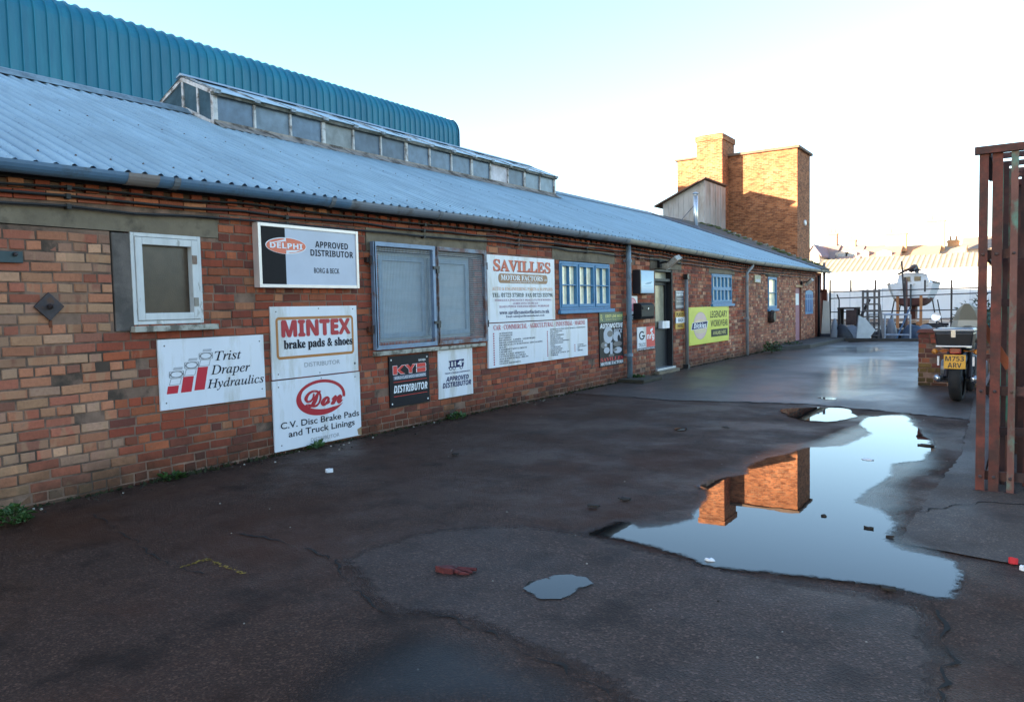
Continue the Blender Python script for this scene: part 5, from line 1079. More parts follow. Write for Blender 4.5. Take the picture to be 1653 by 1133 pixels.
# galvanised frame trolley
YQ = 30.2; a, b = at_depth(1428.5, 520, YQ).x, at_depth(1469.5, 520, YQ).x; zt_ = at_depth(1450, 508, YQ).z; GV = mat('pale galvanised tube', srgb(150, 158, 172), .5, .4, var=.15)
o = thing('tube_frame', 'pale galvanised tube barrier standing at the end of the yard', 'barrier', ((a+b)/2, YQ, 0))
for x in (a, b): s = MB(); s.tube([(x, YQ, 0), (x, YQ, zt_), ], .03, 8); s.build('leg', GV, o)
for z in (zt_, zt_*.22): s = MB(); s.tube([(a, YQ, z), (b, YQ, z)], .028, 8); s.build('rail', GV, o)
o2 = bpy.data.objects.new('tube_frame', None); COL.objects.link(o2); o2.location = (o.location.x-.75, YQ+1.4, 0); tag(o2, 'second galvanised tube barrier, set back behind the first', 'barrier', 'galvanised tube barriers'); o['group'] = 'galvanised tube barriers'
for ch in list(o.children): c = ch.copy(); COL.objects.link(c); c.parent = o2
# dark table-like frame
YQ = 31.2; a, b = at_depth(1355, 520, YQ).x, at_depth(1386, 520, YQ).x; zt_ = at_depth(1370, 499, YQ).z; o = thing('dark_bench', 'dark timber bench frame against the fence', 'bench', ((a+b)/2, YQ, 0)); DKT = mat('dark wet timber', srgb(50, 42, 42), .8, var=.3)
for x in (a+.05, b-.05):
    for y in (YQ-.3, YQ+.3): s = MB(); s.box(x-.05, x+.05, y-.05, y+.05, 0, zt_); s.build('leg', DKT, o)
s = MB(); s.box(a, b, YQ-.4, YQ+.4, zt_, zt_+.07); s.build('top', DKT, o); s = MB(); s.box(a+.3, b-.02, YQ-.36, YQ-.33, zt_-.6, zt_-.02); s.build('panel', mat('mouldy board', srgb(70, 52, 50), .8, var=.3), o)
# bundles, sheets, drum: lumpy cloth and odds and ends
def lump(name, label, cat, c, size, m, seed, group=None, sharp=.5):
    g = random.Random(seed); bm = bmesh.new(); bmesh.ops.create_icosphere(bm, subdivisions=3, radius=1); offs = [(Vector((g.gauss(0, 1), g.gauss(0, 1), g.gauss(0, 1))).normalized(), g.uniform(.6, 1)) for _ in range(9)]
    for v in bm.verts:
        d = v.co.normalized(); k = 1+.22*sum(math.sin(5*d.dot(a)+b*9)*sharp for a, b in offs)/3; z = max(d.z, -.05)
        v.co = Vector((d.x*size[0]*k, d.y*size[1]*k, max(0, (z+.05))*size[2]*k))
    me = bpy.data.meshes.new(name); bm.to_mesh(me); bm.free(); me.materials.append(m); me.polygons.foreach_set('use_smooth', [True]*len(me.polygons)); o = bpy.data.objects.new(name, me); COL.objects.link(o); o.location = c; tag(o, label, cat, group); return o
TP = mat('pale tarpaulin', srgb(112, 116, 126), .6, var=.2, vs=3); TPD = mat('dark tarpaulin', srgb(34, 34, 42), .6, var=.3); TPG = mat('green sheet', srgb(40, 76, 62), .6, var=.3)
c = on_ground(1343, 552); lump('tarpaulin_bundle', 'dark bundle with a pale flap beside the rusty post', 'bundle', (c.x+.15, 30.0, .0), (.34, .3, .62), TPD, 3); lump('plastic_sheet', 'pale crumpled sheet over the bundle beside the rusty post', 'sheet', (c.x-.12, 29.9, .0), (.16, .2, .75), TP, 4)
c = on_ground(1388, 545); lump('dinghy_cover', 'pale ridged cover over a small dinghy below the rack', 'boat cover', (c.x, 30.6, 0), (.6, .4, .52), TP, 5); lump('dinghy', 'dark low dinghy left of the ridged pale cover', 'dinghy', (c.x-.8, 30.7, 0), (.7, .4, .3), TPD, 6)
s = MB(); c = on_ground(1404, 547); s.prism([(-.28, .05), (.1, .0), (.36, .35), (.05, .75), (-.2, .9)], lambda x, z: (c.x+x, 30.2, z+.02), lambda x, z: (c.x+x-.05, 30.32, z+.02)); o = s.build('propped_panel', mat('pale panel', srgb(196, 204, 208), .4, var=.08), origin=(c.x, 30.2, 0)); tag(o, 'pale kite shaped panel propped at the foot of the rack', 'panel')
for i, (px, sz, m_, lb) in enumerate(((1478, (.42, .35, .52), mat('blue tarp', srgb(44, 62, 84), .5, var=.3), 'blue covered heap under the boat'), (1440, (.2, .2, .75), TP, 'pale sack hung on the tube barrier end'), (1491, (.34, .3, .5), TP, 'pale heap right of the blue covered heap'), (1420, (.4, .5, .35), TPD, 'dark heap by the tube barrier'), (1455, (.6, .4, .35), DKT, 'brown heap behind the tube barrier'))):
    c = on_ground(px, 547); lump('covered_heap', lb, 'heap', (c.x, 31.0+.3*i, 0), sz, m_, 10+i, 'covered heaps at the yard end')
a, b = on_ground(1350, 550), on_ground(1480, 552); s = MB(); s.box(a.x, b.x+1, 29.55, 29.75, -.02, .10); o = s.build('far_kerb', KERB, kind='structure', origin=(a.x, 29.6, 0), bevel=.01)
# green tarpaulin and shrub by the right end of the fence
c = at_depth(1556, 495, 24.0); lump('green_cover', 'green covered trailer beyond the motorcycle', 'trailer cover', (c.x+.35, 24, 0), (.6, .9, c.z-.05), TPG, 21, sharp=.25)
def leafy(name, label, loc, h, r, n, m, seed, cat='shrub', group=None, leaf=.05):
    g = random.Random(seed); o = thing(name, label, cat, loc, group); s = MB(); st2 = MB()
    for k in range(max(4, n//40)):
        a = g.uniform(0, 6.28); q = g.uniform(.2, .8)*r; st2.tube([(0, 0, 0), (q*.5*math.cos(a), q*.5*math.sin(a), h*.5), (q*math.cos(a), q*math.sin(a), h*g.uniform(.6, .95))], [.008*max(1, h), .005, .002], 5)
    for k in range(n):
        a = g.uniform(0, 6.28); q = r*math.sqrt(g.random()); z = h*g.uniform(.08, 1)*(1-.35*(q/r)**2); c = Vector((q*math.cos(a), q*math.sin(a), z)); d = Vector((math.cos(a)+g.gauss(0, .6), math.sin(a)+g.gauss(0, .6), g.uniform(-.1, .9))).normalized(); sd = d.cross(Vector((g.gauss(0, .4), g.gauss(0, .4), 1))).normalized(); L = leaf*g.uniform(.6, 1.3)
        up = sd.cross(d)*L*.12
        s.mesh([c, c+d*L*.5+sd*L*.32+up, c+d*L, c+d*L*.5-sd*L*.32+up], [(0, 1, 2), (0, 2, 3)])
    s.build('leaves', m, o, local=True, fix=False); st2.build('stem', mat('green stem', srgb(70, 72, 40), .8), o, local=True)
LEAF = mat('weed leaf', srgb(56, 84, 38), .55, var=.35, vs=30); LEAFD = mat('dark leaf', srgb(34, 46, 28), .6, var=.4, vs=20)
c = at_depth(1574, 490, 23.0); leafy('shrub', 'dark shrub growing behind the motorcycle', (c.x+.2, 23.0, 0), c.z+.25, .7, 700, LEAFD, 3, leaf=.12)
WG = 'weeds along the foot of the wall'
for i, (px, py, h_, r_, n_, lb) in enumerate(((20, 846, .13, .11, 170, 'bright green weed at the near end of the wall'), (736, 676, .08, .12, 120, 'small weed under the white lorry sign'), (1246, 570, .38, .24, 200, 'green weed under the round wall vent'), (1280, 562, .22, .3, 160, 'low weed at the start of the raised kerb'), (498, 722, .03, .06, 40, 'tiny weed beside the tall pair of panels'), (270, 772, .03, .08, 40, 'tiny weed below the sign with red columns'), (1030, 614, .1, .16, 90, 'low weed on the gully by the downpipe'))):
    c = on_ground(px, py); leafy('weed', lb, (max(c.x, WX+.05), c.y, 0), h_, r_, n_, LEAF, 30+i, 'weed', WG, .055 if i < 2 else .08)

# ------------------------------------------------------------------ low brick wall, motorcycle, rusty racks on the right
YPW = on_ground(1482, 622).y; xa = on_ground(1482, 622).x; zp_ = at_depth(1490, 529, YPW).z
lw = thing('low_wall', 'low broken red brick wall with a square end pier behind the motorcycle', 'wall', (xa, YPW, 0))
mb = MB(); g0 = random.Random(2)
def pal_pier(u, z, g):
    c = g.choice([(150, 78, 54), (134, 66, 48), (160, 92, 62), (108, 58, 48), (92, 56, 48), (166, 106, 74), (148, 70, 50), (120, 84, 52)]); k = g.uniform(.85, 1.05)
    if z < .35 and g.random() < .5: c = (118, 92, 50)
    return (*srgb(*[x*k for x in c]), .2 if g.random() < .2 else 0)
bricks(mb, lambda u, z, d: (u, YPW-d, z), xa, xa+3.4, -.02, zp_-.09, [[xa+.52, xa+3.5, zp_-.26, 9]], pal_pier, 21, relief=.006, header_every=2)
bricks(mb, lambda u, z, d: (xa-d, YPW+u, z), 0, .46, -.02, zp_-.09, [], pal_pier, 22, relief=.006, header_every=2)
mortar(mb, lambda u, z, d: (u, YPW-d, z), xa, xa+3.4, -.02, zp_-.1, [[xa+.52, xa+3.5, zp_-.26, 9]]); mortar(mb, lambda u, z, d: (xa-d, YPW+u, z), 0, .46, -.02, zp_-.1, [])
mb.box(xa+.02, xa+.5, YPW+.02, YPW+.44, 0, zp_-.1, 1); mb.box(xa+.5, xa+3.4, YPW+.02, YPW+.24, 0, zp_-.27, 1)
mb.build('brickwork', [BRICK, MORTAR], lw, fix=True)
mb = MB(); mb.prism([(xa-.03, YPW-.03), (xa+.54, YPW-.03), (xa+.54, YPW+.48), (xa-.03, YPW+.48)], lambda x, y: (x, y, zp_-.09), lambda x, y: (xa+.25+(x-xa-.25)*.9, YPW+.22+(y-YPW-.22)*.9, zp_-.01+.02*math.sin(x*9))); mb.build('pier_cap', mat('dark brick cap', srgb(98, 54, 44), .9, var=.35, vs=9, bmp=.6), lw, bevel=.01)
g0 = random.Random(12); mb = MB()
for k in range(9): u = xa+.62+k*.29+g0.gauss(0, .02); mb.box(u, u+.21, YPW+.01, YPW+.22, zp_-.265, zp_-.19+g0.uniform(-.02, .05))
mb.build('loose_coping', mat('mossy coping brick', srgb(112, 70, 50), .9, var=.4, vs=6, stain=srgb(74, 76, 40), stain_amt=.4), lw, bevel=.008)

q = on_ground(1545, 647); RUB = mat('tyre rubber', srgb(26, 26, 28), .8, var=.2, vs=20); BBLK = mat('motorcycle black', srgb(22, 23, 27), .35, var=.15, vs=8); CHR = mat('chrome', srgb(190, 194, 200), .2, .9, var=.05)
ALU = mat('engine alloy', srgb(104, 106, 110), .45, .6, var=.2); SCRN = mat('grey fairing', srgb(142, 142, 134), .4, var=.06)
bk = thing('motorcycle', 'black motorcycle with a top box parked facing the low brick wall', 'motorcycle', (q.x, q.y, 0), rz=R(-3))
def wheel(y, r, w, name='wheel'):
    o = bpy.data.objects.new(name, None); COL.objects.link(o); o.parent = bk; o.location = (0, y, r)
    s = MB(); prof_ = [(r-.075, -w*.42), (r-.045, -w*.5), (r-.018, -w*.42), (r-.004, -w*.22), (r, 0), (r-.004, w*.22), (r-.018, w*.42), (r-.045, w*.5), (r-.075, w*.42)]
    n = 40; rings = [[(h_, pr*math.cos(2*math.pi*k/n), pr*math.sin(2*math.pi*k/n)) for k in range(n)] for pr, h_ in prof_]; s.loft(rings, caps=False); s.build('tyre', RUB, o, local=True, smooth=True)
    s = MB(); s.lathe([(r-.08, -.05), (r-.08, .05)], (0, 0, 0), (1, 0, 0), 28); s.build('rim', BBLK, o, local=True); s = MB()
    s.lathe([(.05, -.07), (.05, .07)], (0, 0, 0), (1, 0, 0), 14); s.build('hub', ALU, o, local=True)
    return o
wheel(0, .315, .165); wheel(1.46, .315, .12)
P_ = lambda *p: p
s = MB(); s.loft([[(x*.5, .02, .62+.03), (x, .02, .56), (x, .02, .5), (-x, .02, .5), (-x, .02, .56), (-x*.5, .02, .65)] for x in (.1,)]+[[(.09, .35, .80), (.14, .35, .74), (.13, .35, .6), (-.13, .35, .6), (-.14, .35, .74), (-.09, .35, .80)]]); s.build('rear_mudguard', BBLK, bk, local=True, smooth=False)
s = MB(); s.loft([[(.10*w_, y, z+.09), (.16*w_, y, z+.05), (.15*w_, y, z-.04), (-.15*w_, y, z-.04), (-.16*w_, y, z+.05), (-.10*w_, y, z+.09)] for y, z, w_ in ((-.05, .80, .7), (.25, .78, 1), (.6, .76, 1), (.8, .82, .7))]); s.build('seat', mat('seat vinyl', srgb(28, 28, 30), .6, var=.2), bk, local=True, smooth=True)
s = MB(); s.loft([[(.17*w_*math.cos(a), y, .86+dz+.15*w_*math.sin(a)) for a in np.linspace(0, 2*math.pi, 15)[:-1]] for y, dz, w_ in ((.72, -.04, .55), (.85, .02, 1), (1.1, .04, 1.05), (1.28, .02, .75))]); s.build('fuel_tank', BBLK, bk, local=True, smooth=True)
s = MB(); s.box(-.19, .19, .55, .98, .28, .62); s.box(-.26, .26, .62, .86, .32, .48); s.lathe([(.15, -.30), (.15, .30)], (0, .74, .40), (1, 0, 0), 16); s.build('engine', ALU, bk, local=True, bevel=.02)
s = MB(); s.tube([(0, 1.2, .9), (.0, .9, .5), (.0, .5, .42), (.0, .1, .34)], .035, 8); s.tube([(.13, .55, .42), (.12, 0, .315)], .028, 8); s.tube([(-.13, .55, .42), (-.12, 0, .315)], .028, 8); s.build('frame', BBLK, bk, local=True)
for x in (-.1, .1): s = MB(); s.tube([(x, 1.46, .315), (x, 1.24, .95)], .024, 10); s.build('fork_leg', CHR, bk, local=True)
for x in (-.15, .15): s = MB(); s.tube([(x, .05, .34), (x*.9, .22, .70)], [.035, .03], 10); s.build('shock_absorber', DST, bk, local=True)
for x in (-.22, .22): s = MB(); s.tube([(x*.8, .8, .3), (x, .45, .26), (x*1.02, -.1, .33), (x*1.02, -.22, .35)], [.03, .045, .055, .05], 12); s.build('exhaust', CHR, bk, local=True, smooth=True)
# top box with a pale lid rim and latch
TB = mat('top box plastic', srgb(22, 26, 34), .4, var=.1); z0, z1 = .82, 1.07
s = MB(); s.loft([[(-.215, -.42, z0), (.215, -.42, z0), (.215, -.05, z0), (-.215, -.05, z0)], [(-.24, -.45, z1-.06), (.24, -.45, z1-.06), (.24, -.02, z1-.06), (-.24, -.02, z1-.06)]]); tb = s.build('top_box', TB, bk, local=True, bevel=.02)
s = MB(); s.loft([[(-.245, -.455, z1-.055), (.245, -.455, z1-.055), (.245, -.015, z1-.055), (-.245, -.015, z1-.055)], [(-.245, -.45, z1-.02), (.245, -.45, z1-.02), (.245, -.02, z1-.02), (-.245, -.02, z1-.02)], [(-.22, -.42, z1), (.22, -.42, z1), (.22, -.05, z1), (-.22, -.05, z1)]]); s.build('lid', mat('lid plastic', srgb(64, 72, 84), .3, var=.08), tb, local=True, bevel=.01)
s = MB(); s.box(-.22, .22, -.43, -.418, z0-.012, z0+.006); s.tube([(-.25, -.46, z1-.02), (.25, -.46, z1-.02)], .008, 6); s.build('trim_strip', flat('pale trim', (.7, .7, .72), .3), tb, local=True)
s = MB(); s.box(-.03, .03, -.475, -.452, z1-.13, z1-.02); s.build('latch', mat('steel latch', srgb(176, 174, 170), .35, .5), tb, local=True, bevel=.004)
s = MB(); s.tube([(-.14, -.40, z0-.02), (-.14, .2, z0-.06)], .014, 6); s.tube([(.14, -.40, z0-.02), (.14, .2, z0-.06)], .014, 6); s.tube([(-.14, -.40, z0-.02), (.14, -.40, z0-.02)], .014, 6); s.build('rear_rack', BBLK, bk, local=True)
s = MB(); s.box(-.07, .07, -.29, -.2, .70, .79); s.build('tail_light', flat('red lens', (.32, .02, .02), .2), bk, local=True, bevel=.012)
s = MB(); s.box(-.135, .135, -.315, -.30, .49, .69); npn = s.build('number_plate', mat('plate yellow', srgb(214, 158, 46), .35, var=.05), bk, local=True, bevel=.004)
def plate_text(t, x0, x1, z0, z1, mb):
    vs, fs = glyphs(st(t, 'sans')); a = np.array(vs); lo, hi = a.min(0), a.max(0); mb.mesh([(x0+(x1-x0)*(p[0]-lo[0])/(hi[0]-lo[0]), -.318, z0+(z1-z0)*(p[1]-lo[1])/(hi[1]-lo[1])) for p in a], fs)
s = MB(); plate_text('M753', -.115, .115, .60, .67, s); plate_text('ARV', -.085, .085, .507, .577, s); s.build('lettering', flat('plate black', (.015, .015, .015)), npn, local=True, fix=False)
for x in (-.26, .26): s = MB(); s.lathe([(.008, 0), (.035, .01), (.04, .05), (.02, .07)], (x, -.18, .73), (0, -1, 0), 12); s.tube([(x*.35, -.16, .74), (x, -.16, .73)], .009, 6); s.build('indicator', flat('amber lens', (.45, .16, .02), .25), bk, local=True)
for x in (-.215, .22): s = MB(); s.box(x-.012, x+.012, -.24, -.2, .53, .66); s.build('guard_strip', flat('pale trim', (.7, .7, .72), .3), bk, local=True)
s = MB(); sc = [(1.18, 1.00, .25, .21), (1.20, 1.14, .22, .19), (1.08, 1.30, .15, .10), (1.00, 1.40, .055, .03)]
s.loft([[(-w_, y+.07, z), (-w_*.6, y-.01, z), (w_*.6, y-.01, z), (w_, y+.07, z), (w_*.6, y+.005, z), (-w_*.6, y+.005, z)] for y, z, w_, _ in sc]); s.build('windscreen', SCRN, bk, local=True)
s = MB(); s.tube([(-.36, 1.02, 1.04), (-.2, 1.14, 1.02), (.2, 1.14, 1.02), (.36, 1.02, 1.04)], .013, 8); s.build('handlebar', BBLK, bk, local=True)
for x in (-.36, .36): s = MB(); s.tube([(x, 1.03, 1.04), (x*1.12, .98, 1.02)], .019, 8); s.build('grip', RUB, bk, local=True)
for sg in (-1, 1):
    s = MB(); s.tube([(sg*.26, 1.1, 1.03), (sg*.40, 1.06, 1.12), (sg*.42, 1.03, 1.19)], .009, 6); mi = s.build('mirror', BBLK, bk, local=True)
    s = MB(); s.lathe([(.02, .03), (.065, .015), (.07, 0)], (sg*.42, 1.0, 1.2), (-.05*sg, 1, -.12), 16); s.build('shell', flat('mirror shell', (.5, .5, .52), .3), mi, local=True); s = MB(); s.lathe([(.064, 0), (.064, .002)], (sg*.42, .997, 1.2), (0, -1, .3), 18); m_ = mat('mirror glass', (.9, .9, .9), .05, 1, var=.01); s.build('glass', m_, mi, local=True)
s = MB(); s.tube([(.2, .55, .28), (.36, .5, .012)], .012, 6); s.box(.33, .40, .46, .54, 0, .012); s.build('side_stand', DST, bk, local=True)
for x in (-.2, .2): s = MB(); s.box(x-.06, x+.06, .34, .38, .31, .335); s.build('footrest', DST, bk, local=True)

# rusty steel stillage racks
RST = mat('rusty red steel paint', srgb(98, 46, 36), .7, .1, var=.35, vs=4, stain=srgb(56, 36, 32), stain_amt=.6, stain_s=5, bmp=.3, bs=50)
RST2 = mat('dark rusty steel', srgb(78, 46, 42), .65, .2, var=.3, vs=5, stain=srgb(48, 34, 36), stain_amt=.5, stain_s=4, bmp=.3)
TEALP = mat('worn teal paint on rust', srgb(96, 60, 54), .6, .15, var=.25, vs=4, stain=srgb(62, 138, 124), stain_amt=.36, stain_s=2.4, bmp=.3, stretch=(1, 1, .6))
def rack(x0, x1, y0, y1, h, label, posts, group='rusty steel stillage racks', rails=(.12, .78, 1.82), slats=0, seed=1):
    g = random.Random(seed); o = thing('stillage_rack', label, 'rack', ((x0+x1)/2, (y0+y1)/2, 0), group)
    for x, y, w_, d_, m_, hh in posts:
        s = MB(); s.box(x-w_/2, x+w_/2, y-.006, y+.006, 0, hh); s.box(x-w_/2, x-w_/2+.007, y+.007, y+d_, 0, hh); s.build('post', m_, o)
        s = MB(); s.box(x-w_/2-.015, x+w_/2+.015, y-.02, y+d_, 0, .012); s.build('foot_plate', RST2, o)
        for z in rails:
            if y < y0+.1: s = MB(); s.lathe([(.013, 0), (.013, .01), (.006, .014)], (x, y-.006, z), (0, -1, 0), 6); s.build('bolt', IRON, o)
    for z in rails:
        for y in (y0+.04, y1-.04): s = MB(); s.box(x0+.05, x1, y-.012+.03, y+.012+.03, z-.035, z+.035); s.build('rail', RST2, o)
        for x in (x0+.06, x1-.05): s = MB(); s.box(x-.012, x+.012, y0+.1, y1-.08, z-.033, z+.033); s.build('rail', RST2, o)
    for y in (y0-.002, y1): s = MB(); s.box(x0-.02, x1, y-.03, y+.03, h, h+.055); s.build('top_beam', RST, o)
    for x in (x0+.055, x1-.05): s = MB(); s.box(x-.03, x+.03, y0+.031, y1-.031, h-.02, h+.05); s.build('top_beam', RST2, o)
    for k in range(slats):
        y = y0+(y1-y0)*(k+.7)/(slats+.4); s = MB(); s.box(x0+.085, x1-.08, y-.02, y+.02, h+.0, h+.04); s.build('cross_bar', RST2, o)
    s = MB(); s.bar((x0+.22, y0+.12, .95), (x0+.04, y0+.12, 1.28), .06, .012, up=(0, 1, 0)); s.build('brace', mat('orange rust', srgb(150, 76, 44), .7, var=.2), o)
    return o
yg = on_ground(1583, 793).y; X = lambda px: at_depth(px, 600, yg).x; hA = at_depth(1583, 238, yg).z
xA, xB, xC = X(1584), X(1606), X(1633.5)
rack(xA-.04, xA+1.35, yg, yg+1.5, hA-.055, 'nearest rusty rack, red flat posts in front and one worn teal post', [(xA, yg, X(1592)-X(1577), .05, RST, hA-.056), (xB, yg+.012, X(1615)-X(1598), .06, RST, hA-.056), (xC, yg+.0, X(1640)-X(1628), .05, TEALP, hA-.056), (xC+.30, yg+.05, .08, .05, RST2, hA-.056), (xA+1.3, yg+.05, .08, .06, RST2, hA-.056),
     (xA+.06, yg+1.4, .07, .05, RST2, hA-.056), (xA+.4, yg+1.4, .07, .05, RST, hA-.056), (xA+1.3, yg+1.4, .07, .05, RST2, hA-.056), (xA+.09, yg+.55, .05, .05, TEALP, hA-.075), (xA+.07, yg+.95, .05, .05, RST2, hA-.075)], slats=3)
rack(xA+.16, xA+1.5, yg+1.75, yg+3.2, hA-.10, 'middle rusty rack behind the one with the teal post', [(xA+.2, yg+1.75, .07, .05, RST2, hA-.101), (xA+.26, yg+3.1, .06, .05, RST, hA-.101), (xA+.62, yg+1.76, .07, .05, TEALP, hA-.101), (xA+1.46, yg+1.75, .07, .05, RST2, hA-.101), (xA+1.46, yg+3.1, .07, .05, RST2, hA-.101)], slats=2, seed=2)
rack(xA+.38, xA+1.7, yg+3.5, yg+4.9, hA-.14, 'farthest rusty rack, standing behind the other two', [(xA+.42, yg+3.5, .07, .05, RST, hA-.141), (xA+.5, yg+4.8, .06, .05, RST2, hA-.141), (xA+1.66, yg+3.5, .07, .05, RST2, hA-.141), (xA+1.66, yg+4.8, .07, .05, RST2, hA-.141)], slats=2, seed=3)
# back uprights and infill bars seen between the front posts
bars = bpy.data.objects.new('bar_panel', None); COL.objects.link(bars); bars.location = (xA+.3, yg+.7, 0); tag(bars, 'dense dark rusty bar panel standing inside the nearest rack', 'bar panel')
for k, (px, dy, w_, m_, z1_) in enumerate(((1620, .30, .035, RST2, .0), (1626, .62, .05, TEALP, .03), (1651, .7, .06, RST2, .02), (1662, .3, .07, RST, .0), (1690, .3, .06, TEALP, .0), (1618, 1.1, .05, RST2, .04))):
    x = at_depth(px, 600, yg+dy).x; s = MB(); s.box(x-w_/2, x+w_/2, yg+dy-.005, yg+dy+.005, .0, hA-.08-z1_); s.box(x-w_/2, x-w_/2+.006, yg+dy+.006, yg+dy+.05, .0, hA-.08-z1_); s.build('bar', m_, bars)
for z in (.45, 1.45): s = MB(); s.box(xA+.1, xA+1.2, yg+.2, yg+.222, z-.03, z+.03); s.build('cross_bar', RST2, bars)
s = MB(); s.bar((xA+.55, yg+.18, .55), (xA+.38, yg+.18, .95), .05, .012, up=(0, 1, 0)); s.build('brace', MATS['orange rust'], bars)
# weights stacked on the rack decks
TPD2 = mat('grey dust sheet', srgb(54, 54, 60), .8, var=.2, vs=3)
s = MB(); s.box(xA+.42, xA+1.26, yg+.35, yg+1.3, .16, .19); o = s.build('rack_board', DKT, origin=(xA+.8, yg+.8, .16)); tag(o, 'dark plank deck lying in the nearest rack', 'board')
lump('dust_sheet', 'dark grey dust sheet over goods inside the nearest rack', 'cover', (xA+.80, yg+.86, .19), (.50, .44, 1.45), TPD2, 41, sharp=.3)
lump('scrap_bundle', 'dark scrap bundle in the middle rack', 'bundle', (xA+.95, yg+2.5, .0), (.55, .5, 1.25), DKT, 42)
# odds and ends leaning about the yard end
for i, (px, L, dx, m_, lb) in enumerate(((1377, 1.5, .5, DKT, 'dark plank leaning against the bench frame'), (1433, 1.3, -.35, mat('grey plank', srgb(120, 112, 106), .8, var=.25), 'grey plank leaning behind the tube barrier'), (1452, 1.15, .3, mat('blue pipe', srgb(60, 84, 112), .5, var=.2), 'blue grey pole leaning in the middle of the tube barrier'))):
    c = on_ground(px, 547); s = MB(); s.bar((c.x, 30.5, 0), (c.x+dx, 31.7, L), .1 if i < 2 else .05, .03 if i < 2 else .05, up=(0, 1, 0)); o = s.build('leaning_plank', m_, origin=(c.x, 30.5, 0)); tag(o, lb, 'plank')
c = on_ground(1364, 548); o = thing('fish_crate', 'small pale plastic crate on the ground before the bench frame', 'crate', (c.x, 30.3, 0)); CRT = mat('pale crate', srgb(146, 150, 160), .5, var=.15)
for a_, b_ in (((-.3, -.2), (.3, -.18)), ((-.3, .18), (.3, .2)), ((-.3, -.179), (-.28, .179)), ((.28, -.179), (.3, .179))): s = MB(); s.box(c.x+a_[0], c.x+b_[0], 30.3+a_[1], 30.3+b_[1], .02, .26); s.build('side', CRT, o)
s = MB(); s.box(c.x-.3, c.x+.3, 30.1, 30.5, 0, .019); s.build('base', CRT, o)

# ------------------------------------------------------------------ litter and marks on the ground
def scrap(name, label, cat, px, py, w_, m, seed, thick=.012, group=None, curl=.02, base=.006):
    c = on_ground(px, py); g = random.Random(seed); n = 9; pts = []
    for k in range(n): a = 2*math.pi*k/n; r_ = w_*g.uniform(.6, 1.15); pts.append((r_*math.cos(a), r_*.6*math.sin(a)))
    s = MB(); top = [(x, y, base+thick+curl*g.random()) for x, y in pts]; bot = [(x, y, base) for x, y in pts]; n_ = len(pts)
    s.mesh(top+bot+[(0, 0, base+thick+curl*.8)], [(i, (i+1) % n_, 2*n_) for i in range(n_)]+[(i, n_+i, n_+(i+1) % n_, (i+1) % n_) for i in range(n_)])
    s.v = [(x+c.x, y+c.y, z) for x, y, z in s.v]; o = s.build(name, m, origin=(c.x, c.y, 0)); return tag(o, label, cat, group)
PAPER = flat('litter paper', (.72, .73, .76), .6); RED_ = flat('red plastic', (.55, .03, .04), .35); MAROON = mat('maroon cloth', srgb(88, 36, 36), .9, var=.4, vs=30); LEAFB = mat('rotting leaf', srgb(38, 30, 22), .8, var=.4); GRIT = mat('pale grit', srgb(150, 142, 132), .8, var=.15)
scrap('paper_scrap', 'crumpled white paper scrap on the dark tarmac below the tall pair of panels', 'litter', 531, 763, .045, PAPER, 1, curl=.03)
scrap('bottle_cap', 'small bright red plastic cap on the damp concrete', 'litter', 1635, 911, .022, RED_, 2, thick=.02)
scrap('paper_scrap', 'tiny white scrap right of the red cap', 'litter', 1651, 922, .018, PAPER, 3)
c = on_ground(728, 922)
o = scrap('glove', 'flattened dark red work glove lying on the tarmac', 'glove', 722, 922, .085, MAROON, 4, thick=.015); 
g = random.Random(3)
for k in range(3):
    s = MB(); a = .15*(k-1); s.tube([(c.x+.03, c.y-.015+.02*k, .016), (c.x+.1+.02*k, c.y-.02+.03*k+a*.1, .02), (c.x+.14, c.y-.01+.03*k, .014)], [.012, .011, .006], 6); s.build('finger', MAROON, o)
for i, (px, py, r_, lb) in enumerate(((1172, 692, .05, 'dark wet leaf just above the main puddle'), (1495, 721, .09, 'dark leaf clump near the puddle right edge'), (1400, 744, .05, 'pale floating scrap in the upper part of the puddle'), (1330, 836, .02, 'dark speck floating in the puddle below the tower reflection'), (1402, 856, .028, 'dark leaf floating in the middle right of the puddle'), (1437, 870, .025, 'dark leaf at the right lip of the puddle'), (1146, 908, .028, 'pale fleck in the lower puddle'), (1434, 954, .045, 'dark twig at the lower puddle edge'), (1008, 808, .06, 'brown leaf stain left of the puddle'), (958, 820, .05, 'dark leaf left of the brown leaf stain'), (735, 735, .05, 'dark leaf on the tarmac below the white lorry sign'))):
    scrap('fallen_leaf', lb, 'leaf', px, py, r_, PAPER if 'pale' in lb else LEAFB, 50+i, .003, 'leaves and flecks on the wet ground', .012, .0125)
g = random.Random(77); mb = MB()
for k in range(420):
    y = g.uniform(2.5, 29); x = WX+.02+abs(g.gauss(0, .16)); r_ = g.uniform(.004, .014)
    mb.loft([[(x+r_*q_*math.cos(a+k), y+r_*q_*math.sin(a+k), h_*r_) for a in (0, 1.3, 2.6, 3.9, 5.1)] for q_, h_ in ((1, 0), (.8, .7), (.3, 1))], int(g.random() < .12))
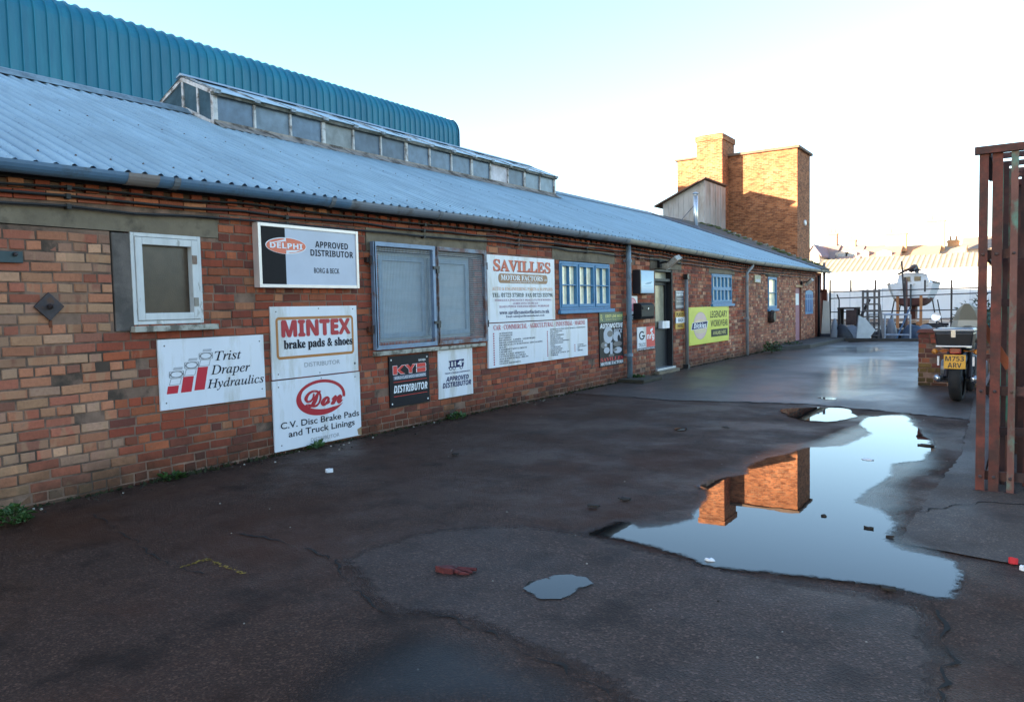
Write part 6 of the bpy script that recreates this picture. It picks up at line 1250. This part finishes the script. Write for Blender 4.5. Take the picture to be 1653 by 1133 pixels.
o = mb.build('gravel', [mat('dirt crumbs', srgb(46, 38, 30), .95, var=.4), GRIT], kind='stuff', origin=(WX+.1, 10, 0)); o['label'] = 'dirt and brick crumbs along the foot of the wall'; o['category'] = 'gravel'
mb = MB()
for k in range(90):
    y = g.uniform(2.0, 14); x = g.uniform(WX+.3, .3); r_ = g.uniform(.003, .007)
    mb.loft([[(x+r_*q_*math.cos(a+k), y+r_*q_*math.sin(a+k), .004+h_*r_) for a in (0, 1.3, 2.6, 3.9, 5.1)] for q_, h_ in ((1, 0), (.8, .7), (.3, 1))], int(g.random() < .7))
o = mb.build('grit', [MATS['dirt crumbs'], GRIT], kind='stuff', origin=(-3, 6, 0)); o['label'] = 'scattered pale grit on the tarmac'; o['category'] = 'grit'
g = random.Random(5); mb = MB()
for k in range(1500):                                        # moss and fine litter in the angle of wall and tarmac
    y = g.uniform(2.4, 29); x = WX+.004+abs(g.gauss(0, .035)); h_ = g.uniform(.004, .03)*(1.6 if math.sin(y*1.7)+math.sin(y*.63) > .6 else .8); a = g.uniform(0, 6.28); r_ = g.uniform(.01, .03)
    mb.mesh([(x+r_*math.cos(a), y+r_*math.sin(a), 0), (x-r_*math.cos(a), y-r_*math.sin(a), 0), (x+g.gauss(0, .008), y+g.gauss(0, .01), h_+.008)], [(0, 1, 2)])
o = mb.build('moss', mat('wall foot moss', srgb(44, 46, 22), .95, var=.5, vs=9), kind='stuff', origin=(WX, 12, 0), fix=False); o['label'] = 'dark moss in the angle of wall and tarmac'; o['category'] = 'moss'
# chipped yellow survey mark
YP_ = mat('worn yellow paint', srgb(150, 120, 36), .8, var=.3, vs=20); g = random.Random(9); mb = MB()
for a, b, n in (((291, 917), (336, 902), 46), ((330, 902), (396, 927), 60)):
    A, B = on_ground(*a), on_ground(*b)
    for k in range(n):
        q = A.lerp(B, g.random()); x, y = q.x+g.gauss(0, .008), q.y+g.gauss(0, .008); r_ = g.uniform(.003, .011); mb.face([(x+r_*math.cos(t)*g.uniform(.6, 1), y+r_*math.sin(t)*g.uniform(.6, 1), .0055) for t in np.linspace(0, 6.28, 7)[:-1]])
mb.build('paint_mark', YP_, ground)
